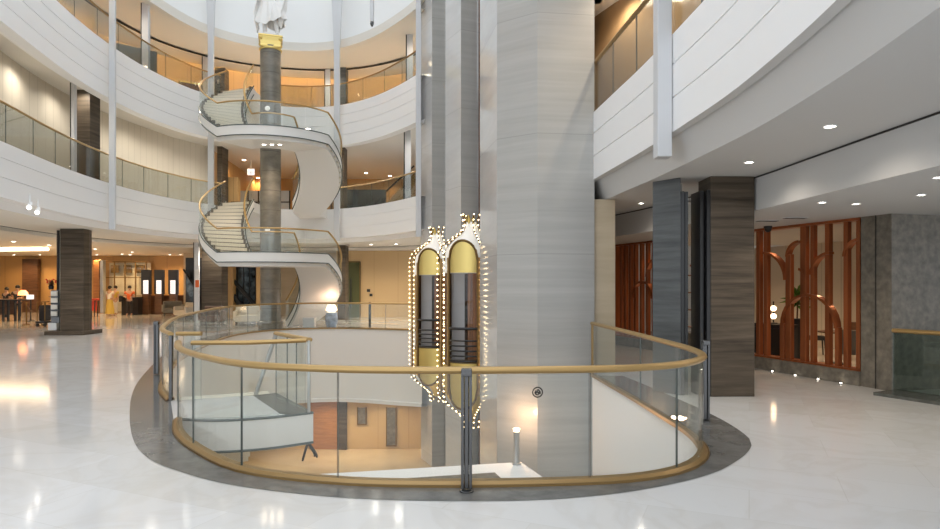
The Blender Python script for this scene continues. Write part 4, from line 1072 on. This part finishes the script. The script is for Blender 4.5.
# second dark opening beside the column
Y = 32.5; a, b = at(233, 268, Y), at(255.5, 310, Y)
t = thing('escalator', 'dark escalator opening with blue grey panels left of the column', 'escalator', (a.x, Y, 0))
mb = MB(); mb.box(((a.x + b.x) / 2, Y + 0.4, 1.35), (b.x - a.x, 0.1, 2.7)); mb.build('back_panel', M['bluegl'], t)
mb = MB()
for k in range(4): mb.box((a.x + (b.x - a.x) * (0.1 + .27 * k), Y + 0.32, 1.35), (0.05, 0.06, 2.7))
mb.build('frame', M['black'], t)
mb = MB(); mb.tube([(a.x, Y, 2.0), (b.x, Y, 0.7)], 0.10, 8); mb.tube([(a.x, Y, 1.2), (b.x - .3, Y, 0.1)], 0.14, 8); mb.build('balustrade', M['black'], t)
mb = MB(); mb.box(((a.x + b.x) / 2, Y + .2, 2.75), (b.x - a.x + .5, 0.5, 0.1)); mb.build('lintel', M['beigestone'], t)
wallbit(222, 232.5, 255, 325, 32.2, 0.5, M['woodwarm'], 'wall_pilaster', 'warm beige pier between brown pillar and dark opening', 'pilaster')
wallbit(256, 260.5, 255, 325, 32.2, 0.5, M['woodwarm'], 'wall_pilaster', 'warm beige pier right behind the tall column', 'pilaster')
# poster on the mirrored post
p = at(197, 279, 29.28)
t = thing('post_poster', 'small orange and red poster on the mirrored post', 'poster', (p.x, 29.3, p.z))
mb = MB(); mb.box((p.x, 29.30, p.z + 0.2), (0.17, 0.015, 0.5)); mb.build('upper_half', M['paper'], t)
mb = MB(); mb.box((p.x, 29.30, p.z - 0.22), (0.17, 0.015, 0.34)); mb.build('lower_half', M['orange'], t)

# far right: glass door, thermostat marks on the oak wall
Y = 33.9; a, b = at(345.5, 262, Y), at(360, 316.5, Y)
t = thing('smoked_door', 'green smoked glass door beside the far oak wall', 'door', (a.x, Y, 0))
mb = MB(); mb.box(((a.x + b.x) / 2, Y + 0.05, 1.5), (b.x - a.x, 0.04, 3.0)); mb.build('glass_panel', pmat('green_smoked_panel', (0.10, 0.105, 0.05), 0.12), t)
mb = MB()
for x in (a.x, b.x): mb.box((x, Y + 0.04, 1.5), (0.06, 0.1, 3.0))
mb.box(((a.x + b.x) / 2, Y + 0.04, 3.0), (b.x - a.x, 0.1, 0.06)); mb.build('frame', M['golddk'], t)
mb = MB(); mb.box(((a.x + b.x) / 2 - .1, Y - 0.02, 1.3), (0.04, 0.05, 1.6)); mb.build('handle', M['black'], t)
for i, (px, py, r, lab) in enumerate(((368.5, 290.5, 0.09, 'upper small black fitting on the far oak wall'), (371, 295, 0.08, 'lower small black fitting on the far oak wall'))):
    p = at(px, py, 33.96); mb = MB(); mb.box((p.x, 33.98, p.z), (r * 2, 0.06, r * 1.7)); tag(mb.build('wall_fitting', M['black'], bevel=0.01), lab, 'fitting')

# items behind the far railing
def armchair(p, label, mat, rz=0.0, w=0.85):
    t = thing('armchair', label, 'armchair', p, None, rz); local(t)
    mb = MB(); mb.box((0, 0, 0.3), (w, 0.75, 0.28)); mb.build('seat', mat, t, bevel=0.04)
    mb = MB(); mb.box((0, 0.34, 0.55), (w, 0.16, 0.55)); mb.build('backrest', mat, t, bevel=0.05)
    for s in (-1, 1):
        mb = MB(); mb.box((s * w / 2, 0, 0.42), (0.14, 0.78, 0.42)); mb.build('armrest', mat, t, bevel=0.04)
        for y in (-.3, .3):
            mb = MB(); mb.tube([(s * (w / 2 - .05), y, 0.18), (s * (w / 2 - .05), y, 0)], 0.025, 6); mb.build('leg', M['black'], t)
    return t
armchair(at(247, 325.5, 27.5) * 1.0 if False else (-9.8, 27.6, 0), 'cream armchair behind the far railing, left of the column', M['linen'], 0.3, 1.0)
armchair((-11.3, 27.5, 0), 'dark armchair behind the far railing by the brown pillar', M['walnut'], 0.1)
p = at(168, 318, 35.0); armchair((p.x, 35.6, 0), 'grey armchair in front of the lobby kiosks', M['greyfab'], 0.5, 1.0)
p = at(187.5, 318, 33); armchair((p.x, 32.8, 0), 'pale armchair by the dark escalator opening', M['linen'], -0.5)
def crate(x, y, w, h, label, mat):
    t = thing('planter_box', label, 'planter', (x, y, 0))
    mb = MB(); mb.box((x, y, h / 2), (w, w * 0.7, h)); mb.build('body', mat, t, bevel=0.02)
    mb = MB(); mb.box((x, y, h + 0.015), (w + .04, w * 0.7 + .04, 0.03)); mb.build('rim', M['white'], t)
    return t
crate((309.5 - CX) / F * 26.2, 26.2, 0.48, 0.36, 'white square box on the floor under the staircase', M['white'])
def uplamp(px, Y, label, body):
    x = (px - CX) / F * Y
    t = thing('table_lamp', label, 'lamp', (x, Y, 0))
    mb = MB(); mb.lathe([(0.20, 0), (0.24, 0.12), (0.27, 0.4), (0.22, 0.62), (0.12, 0.68)], (x, Y, 0), 18); mb.build('base', body, t, True)
    mb = MB(); mb.lathe([(0.24, 0.70), (0.16, 0.92), (0.155, 0.92)], (x, Y, 0), 18); mb.build('lamp_shade', M['lampglow'], t, True)
    l = bpy.data.lights.new('lamp', 'POINT'); l.energy = 5; l.color = (1, 0.6, 0.42); l.shadow_soft_size = 0.12
    o = bpy.data.objects.new('lamp_bulb', l); COL.objects.link(o); o.location = (x, Y, 1.12)
uplamp(331.5, 26.3, 'blue and white jar lamp glowing under the staircase', M['porcelain'])
x = (312 - CX) / F * 27.6
t = thing('table_lamp', 'small glowing lamp behind the white box', 'lamp', (x, 27.6, 0))
mb = MB(); mb.lathe([(0.12, 0), (0.12, 0.02), (0.02, 0.04), (0.02, 0.6)], (x, 27.6, 0), 12); mb.build('stem', M['brassdk'], t)
mb = MB(); mb.lathe([(0.2, 0.58), (0.12, 0.8), (0.115, 0.8)], (x, 27.6, 0), 16); mb.build('lamp_shade', M['lampglow'], t, True)

# left edge: desk, lamp, laptop, stanchions, rack, flowers
DY = 30.5
def dx(px, Y=DY): return (px - CX) / F * Y
t = thing('desk', 'dark long reception desk at the left edge', 'desk', (dx(9), DY, 0))
mb = MB(); mb.box(((dx(-6) + dx(24)) / 2, DY, 1.02), (dx(24) - dx(-6), 0.7, 0.06)); mb.build('top', M['black'], t)
mb = MB(); mb.box(((dx(-6) + dx(12)) / 2, DY + 0.2, 0.65), (dx(12) - dx(-6), 0.05, 0.7)); mb.build('front_panel', M['walnut'], t)
for px in (7, 12, 19, 23):
    mb = MB(); mb.box((dx(px), DY - 0.25, 0.5), (0.08, 0.08, 1.0)); mb.build('leg', M['black'], t)
x = dx(23.5)
t = thing('table_lamp', 'orange glowing lamp on the end of the desk', 'lamp', (x, DY, 1.05))
mb = MB(); mb.lathe([(0.12, 1.05), (0.12, 1.07), (0.02, 1.08), (0.02, 1.3)], (x - .02, DY, 0), 12); mb.build('stem', M['brassdk'], t)
mb = MB(); mb.lathe([(0.22, 1.25), (0.2, 1.38), (0.1, 1.5)], (x - .02, DY, 0), 14); mb.build('lamp_shade', emis('orange_shade', (1, 0.25, 0.06), 2.5), t, True)
mb = MB(); mb.box((dx(31.6), DY - .1, 1.17), (0.34, 0.04, 0.22)); 
t = thing('monitor', 'small white lit screen on a stand right of the orange lamp', 'screen', (dx(31.6), DY - .1, 0))
mb.build('screen', M['screen'], t)
mb = MB(); mb.tube([(dx(31.6), DY - .06, 0), (dx(31.6), DY - .06, 1.1)], 0.03, 6); mb.lathe([(.18, 0), (.18, .03)], (dx(31.6), DY - .06, 0), 12); mb.build('stand', M['black'], t)
def stanchion(px, Y, label):
    x = dx(px, Y); t = thing('stanchion', label, 'stanchion', (x, Y, 0), 'rope barrier posts')
    mb = MB(); mb.lathe([(0.17, 0), (0.17, 0.03), (0.03, 0.05)], (x, Y, 0), 14); mb.build('base', M['golddk'], t, True)
    mb = MB(); mb.lathe([(0.03, 0.04), (0.03, 0.9), (0.045, 0.92), (0.045, 0.97), (0.01, 1.0)], (x, Y, 0), 10); mb.build('pole', M['golddk'], t, True)
    return x
xa = stanchion(26.5, 27.5, 'dark stanchion right of the reception desk'); xb = stanchion(41.5, 27.5, 'dark stanchion nearest the left pillar')
mb = MB(); mb.tube([(xa + (xb - xa) * k / 10, 27.5, 0.88 - 0.32 * (1 - (k / 5 - 1) ** 2)) for k in range(11)], 0.03, 6); tag(mb.build('barrier_rope', M['walnut'], None, True), 'brown rope sagging between the two stanchions', 'rope')
Y = 26.5; x = dx(45, Y)
t = thing('luggage_trolley', 'dark luggage trolley left of the brochure rack', 'trolley', (x, Y, 0))
mb = MB(); mb.box((x, Y, 0.2), (0.4, 0.6, 0.08)); mb.build('deck', M['black'], t)
mb = MB()
for s in (-1, 1): mb.tube([(x - .16, Y + s * .25, .2), (x - .16, Y + s * .25, 1.05), (x + .16, Y + s * .25, 1.05), (x + .16, Y + s * .25, .2)], 0.025, 6)
mb.tube([(x, Y - .25, 1.05), (x, Y + .25, 1.05)], 0.025, 6)
mb.build('frame', M['golddk'], t)
for sx in (-1, 1):
    for sy in (-1, 1): mb = MB(); mb.ball((x + sx * .15, Y + sy * .24, .08), .08, 8); mb.build('wheel', M['black'], t)
mb = MB(); mb.box((x, Y, 0.58), (0.26, 0.4, 0.66)); tag(mb.build('suitcase', M['navy'], bevel=0.04), 'black suitcase on the luggage trolley', 'suitcase')
Y = 22.6; x = dx(53.5, Y)
t = thing('brochure_rack', 'slim rack of white brochures left of the dark pillar', 'rack', (x, Y, 0.14))
mb = MB(); mb.box((x, Y + .1, 0.86), (0.30, 0.03, 1.42)); mb.build('back_panel', M['steel'], t)
for k in range(4):
    mb = MB(); mb.box((x, Y + 0.02, 0.62 + 0.24 * k), (0.30, 0.12, 0.02)); mb.build('shelf', M['black'], t)
    mb = MB(); mb.box((x, Y + 0.04, 0.73 + 0.24 * k), (0.23, 0.04, 0.17)); tag(mb.build('brochure_stack', M['paper']), 'white brochures on the %s shelf of the slim rack' % ('lowest', 'second', 'third', 'top')[k], 'brochures', 'brochures in the slim rack')
mb = MB(); mb.box((x, Y + .04, 0.27), (0.30, 0.22, 0.26)); mb.build('base', M['steellt'], t)
x -= 0.14
t = thing('flower_arrangement', 'dark leafy flower arrangement above the brochure rack', 'flowers', (x, Y + .1, 1.6))
mb = MB(); mb.lathe([(0.07, 1.6), (0.09, 1.72), (0.05, 1.78)], (x, Y + .08, 0), 12); mb.build('vase', M['black'], t, True)
mb = MB(); rn = random.Random(4)
for k in range(40):
    a = rn.uniform(0, 2 * PI); e = rn.uniform(-.1, 1.4); l = rn.uniform(.12, .24); c = Vector((x, Y + .08, 1.76)); d = Vector((math.cos(a) * math.cos(e), math.sin(a) * math.cos(e), math.sin(e))); s = d.cross(Vector((0, 0, 1))).normalized() * .04
    mb.add([c, c + d * l * .6 + s, c + d * l, c + d * l * .6 - s], [(0, 1, 2), (0, 2, 3)])
mb.build('leaves', M['walnut'], t)
mb = MB()
for k in range(9):
    a = k * 0.7; mb.ball((x + .16 * math.cos(a), Y + .08 + .1 * math.sin(a), 1.86 + .05 * (k % 3)), .035, 6)
mb.build('blossoms', M['red'], t)
p = at(93, 315, 34.5); x = p.x
t = thing('folding_stool', 'red seated stool with dark legs just right of the left pillar', 'stool', (x, 34.5, 0))
mb = MB(); mb.box((x, 34.5, 0.95), (0.5, 0.4, 0.1)); mb.build('seat', M['red'], t, bevel=.02)
mb = MB(); mb.box((x, 34.55, 0.6), (0.34, 0.1, 0.55)); mb.build('back_cloth', M['red'], t, bevel=.02)
for s in (-1, 1):
    for y in (-.15, .15): mb = MB(); mb.tube([(x + s * .2, 34.5 + y, .9), (x + s * .16, 34.5 + y, 0)], .035, 6); mb.build('leg', M['black'], t)

# ------------------------------------------------------------------ people
def person(p, label, shirt, trouser, rz=0.0, skirt=False, arm='down', h=1.68):
    t = thing('person', label, 'person', p, None, rz); local(t); k = h / 1.72
    P_ = lambda x, y, z: (x * k, y * k, z * k)
    la = {'down': [(.21, 0, 1.38), (.25, .02, 1.1), (.24, -.1, .86)], 'bent': [(.21, 0, 1.38), (.26, -.02, 1.1), (.12, -.26, 1.1)]}[arm]
    J = [(P_(0, 0, .92), .125), (P_(0, 0, 1.12), .115), (P_(0, 0, 1.33), .13), (P_(0, 0, 1.46), .055), (P_(0, -.01, 1.55), .075), (P_(0, -.015, 1.64), .085),
         (P_(.09, 0, .86), .085), (P_(.10, -.01, .48), .058), (P_(.10, .02, .08), .04), (P_(.10, -.12, .035), .035),
         (P_(-.09, 0, .86), .085), (P_(-.12, .02, .48), .058), (P_(-.13, .05, .08), .04), (P_(-.14, -.09, .035), .035)]
    E = [(0, 1), (1, 2), (2, 3), (3, 4), (4, 5), (0, 6), (6, 7), (7, 8), (8, 9), (0, 10), (10, 11), (11, 12), (12, 13)]
    for s in (1, -1):
        b = len(J)
        for (x, y, z), r in zip(la, (.055, .042, .034)): J.append((P_(s * x, y, z), r))
        J.append((P_(s * la[2][0], la[2][1] - .05, la[2][2] - .07), .03))
        E += [(2, b), (b, b + 1), (b + 1, b + 2), (b + 2, b + 3)]
    skinned('body', J, E, M['skin'], t, 1)
    Js = [(P_(0, 0, .86), .15), (P_(0, 0, 1.12), .135), (P_(0, 0, 1.36), .145)]; Es = [(0, 1), (1, 2)]
    for s in (1, -1):
        b = len(Js); Js += [(P_(s * la[0][0], la[0][1], la[0][2]), .07), (P_(s * (la[0][0] + la[1][0]) / 2, (la[0][1] + la[1][1]) / 2, (la[0][2] + la[1][2]) / 2), .062)]; Es += [(2, b), (b, b + 1)]
    skinned('shirt', Js, Es, shirt, t, 1)
    if skirt:
        mb = MB(); mb.lathe([(.26, .14), (.24, .4), (.17, .85), (.14, .98)], (0, 0, 0), 18, lobes=7, amp=.05); mb.v = [(x * k, y * k * .8, z * k) for x, y, z in mb.v]; mb.build('skirt', trouser, t, True)
    else:
        Jt = [(P_(0, 0, .93), .14), (P_(.09, 0, .84), .10), (P_(.10, -.01, .48), .078), (P_(.10, .02, .12), .066), (P_(-.09, 0, .84), .10), (P_(-.12, .02, .48), .078), (P_(-.13, .05, .12), .066)]
        skinned('trousers', Jt, [(0, 1), (1, 2), (2, 3), (0, 4), (4, 5), (5, 6)], trouser, t, 1)
    mb = MB(); mb.ball(P_(0, .015, 1.655), .105 * k, 12); mb.build('hair', M['hair'], t, True)
    return t
PY = 35.5
person((dx(129.5, PY), PY, 0), 'person in an orange red top and dark trousers at the black counter', M['orange'], M['navy'], 0.3, arm='bent')
person((dx(110, 35.0), 35.0, 0), 'person in a white top and long mustard skirt', M['whitecloth'], M['yellow'], PI * 0.9, skirt=True)
t = person((dx(115.3, 35.9), 35.9, 0), 'person in mustard carrying a dark bag beside the white top', M['yellow'], M['whitecloth'], -0.4)
mb = MB(); mb.box((0.35, -.06, 0.95), (0.12, 0.26, 0.34)); b_ = mb.build('shoulder_bag', M['black'], None, bevel=.03); b_.location = t.location
tag(b_, 'dark shoulder bag carried by the person in mustard', 'bag')
person((dx(17.5, 31.4), 31.4, 0), 'person in dark clothes standing behind the desk near the orange lamp', M['navy'], M['navy'], 0.2, arm='bent', h=1.72)
person((dx(6.5, 31.3), 31.3, 0), 'person in dark clothes behind the desk at the left edge', M['navy'], M['navy'], -0.3, arm='bent', h=1.62)

# ------------------------------------------------------------------ upper floor furnishings
# second floor far right: dark marble panel and stair flight
Y = 33; a, b = at(346, 190, Y), at(386, 206, Y)
tag(MB().box(((a.x + b.x) / 2, Y, (a.z + Z2) / 2), (b.x - a.x, 0.3, a.z - Z2)).build('marble_counter', pmat('black_marble', (0.03, 0.035, 0.035), 0.1, noise=((1.5, 1.5, 1.5), 0.9)), bevel=.01), 'black marble counter on the second floor right of the staircase', 'counter')
Y = 34.5; a, b = at(376, 171, Y), at(414, 205, Y)
t = thing('service_stair', 'slanting stair side behind the second floor railing, right', 'staircase', (a.x, Y, Z2))
mb = MB(); mb.prism([(a.x, Y), (b.x, Y), (b.x, Y + .2), (a.x, Y + .2)], 0, 1); mb.v = [(x, y, (5.6 + 2.3 * (x - a.x) / (b.x - a.x)) if z > .5 else max(Z2, 5.25 + 1.5 * (x - a.x) / (b.x - a.x))) for x, y, z in mb.v]; mb.build('stringer', M['brassdk'], t)
mb = MB(); mb.tube([(a.x, Y, 6.4), (b.x, Y, 8.3)], 0.05, 6); mb.build('handrail', M['black'], t)
# second floor behind the staircase: timber pier, blue glass doors
p = at(231, 188, 31.6); tag(MB().box((p.x, 31.6, 6.2), (0.8, 0.4, 1.9)).build('timber_pier', M['woodwarm']), 'warm timber pier on the second floor behind the stair flight', 'pier')
p = at(233, 203, 32); tag(MB().box((-11.1, 30.9, 5.55), (1.3, 0.2, 0.6)).build('planter_box', M['black']), 'black low box behind the top of the stair flight', 'planter')
Y = 36; a, b = at(238, 190, Y), at(290, 203, Y)
t = thing('glass_partition', 'blue grey glass partition on the second floor behind the column', 'partition', (a.x, Y, Z2))
mb = MB(); mb.box(((a.x + b.x) / 2, Y, 6.2), (b.x - a.x, 0.05, 1.9)); mb.build('glass_panel', pmat('blue_grey_glass', (0.42, 0.47, 0.52), 0.15), t)
mb = MB()
for k in range(6): mb.box((a.x + (b.x - a.x) * k / 5, Y - .04, 6.2), (0.06, 0.06, 1.9))
mb.box(((a.x + b.x) / 2, Y - .04, 6.5), (b.x - a.x, .05, .05)); mb.build('frame', M['black'], t)
# third floor: drapes at the left, dark low cabinets, cafe items
i0 = [i for i, p_ in enumerate(V) if 12.5 < p_[1] < 21.3 and p_[0] < -9]
q = offs([V[i] for i in i0], 1.7)
fine = even(q, 90); N = normals(fine)
mb = MB(); rows = [[(p_.x + n_.x * 0.07 * math.sin(k * 1.25), p_.y + n_.y * 0.07 * math.sin(k * 1.25), z) for k, (p_, n_) in enumerate(zip(fine, N))] for z in (Z3, 12.68)]
mb.grid(rows); tag(mb.build('drape', M['curtain'], None, True), 'grey full height drapes on the left third floor', 'curtain')
p = at(138, 55, 23.6); tag(MB().box((p.x - .6, 24.4, 10.48), (1.6, 0.5, 0.95), 0.7).build('cabinet', M['greyfab'], bevel=.02), 'dark grey cabinet on the third floor behind the left fin', 'cabinet')
p = at(192, 85, 29.5); t = thing('cafe_cabinet', 'low olive cabinet on the third floor left of the staircase', 'cabinet', (p.x, 29.3, Z3))
mb = MB(); mb.box((p.x, 29.3, 10.55), (0.9, 0.5, 1.1), 0.6); mb.build('body', M['walnut'], t)
mb = MB(); mb.box((p.x, 29.3, 11.13), (0.96, 0.56, 0.06), 0.6); mb.build('top', M['gold'], t)
p = at(239, 100, 32); tag(MB().box((p.x, 32, 10.7), (0.9, 0.4, 1.4)).build('cabinet', M['steel'], bevel=.02), 'dark grey cabinet on the third floor right of the left dark pillar', 'cabinet')

# ------------------------------------------------------------------ lights
def spot(loc, power, col, size=2.2, soft=0.15):
    l = bpy.data.lights.new('lamp', 'SPOT'); l.energy = power; l.color = col; l.spot_size = size; l.spot_blend = 0.7; l.shadow_soft_size = soft
    o = bpy.data.objects.new('lamp', l); COL.objects.link(o); o.location = loc; return o
# added warm spots that light the lower level, without fixtures
for x, y in ((-6, 25.6), (-3.5, 25.6), (-7.5, 24.0), (-1, 26), (-5, 25.4)): spot((x, y, -2.98), 42, (1, 0.80, 0.56), 2.7)
# added unseen spots that brighten the left balconies and soffit; no fixtures there
for o_, z_, pw, cl, st_ in ((1.9, 3.70, 150, (1, 0.91, 0.78), 7), (0.92, 8.45, 80, (1, 0.93, 0.82), 3), (1.3, 12.62, 100, (1, 0.86, 0.66), 6)):
    for p_ in offs(V, o_)[10::st_]: spot((p_.x, p_.y, z_), pw, cl, 2.75)
for p_ in offs(R, 0.9)[2:26:6]: spot((p_.x, p_.y, 8.4), 90, (1, 0.84, 0.62), 2.6)  # spots added to brighten the brown upper right wall, no fixtures
# restaurant
for y in (11.8, 13.5, 16.5, 18.0):
    q = W(y) + WN * 2.2; spot((q.x, q.y, 2.93), 75, (1, 0.66, 0.38), 2.6)
for y in (12.0, 13.2, 17.2):
    q = W(y) + WN * 0.35; spot((q.x, q.y, 2.9), 14, (1, 0.6, 0.32), 2.0)
# third floor corridor
for (px, Y) in ((170, 28), (255, 31.2), (300, 31.2), (380, 30)): spot(((px - CX) / F * Y, Y, 12.6), 40, (1, 0.78, 0.52), 2.7)
# up-light beside the tower foot
l = bpy.data.lights.new('lamp', 'POINT'); l.energy = 12.0; l.color = (1, 0.6, 0.35); l.shadow_soft_size = 0.04
o = bpy.data.objects.new('lamp', l); COL.objects.link(o); o.location = (0.90, 12.25, -0.84)

w = bpy.data.worlds.new('sky'); scn.world = w; w.use_nodes = True
bg = w.node_tree.nodes['Background']; bg.inputs['Color'].default_value = (0.89, 0.945, 1.0, 1); bg.inputs['Strength'].default_value = 1.0

# ------------------------------------------------------------------ camera
cam = bpy.data.cameras.new('camera'); co = bpy.data.objects.new('camera', cam); COL.objects.link(co)
co.location = (0, 0, EYE); co.rotation_euler = (PI / 2, 0, 0)
cam.sensor_width = 36; cam.lens = 36 * F / 940; cam.shift_y = (HY - 264.5) / 940; cam.clip_end = 200
scn.camera = co
vs = scn.view_settings; vs.view_transform = 'Standard'; vs.look = 'None'; vs.gamma = 1; vs.use_curve_mapping = False; vs.exposure = 0.88
cy = scn.cycles; cy.max_bounces = 10; cy.diffuse_bounces = 6; cy.glossy_bounces = 5; cy.transparent_max_bounces = 32; cy.sample_clamp_indirect = 4; cy.caustics_reflective = False; cy.caustics_refractive = False
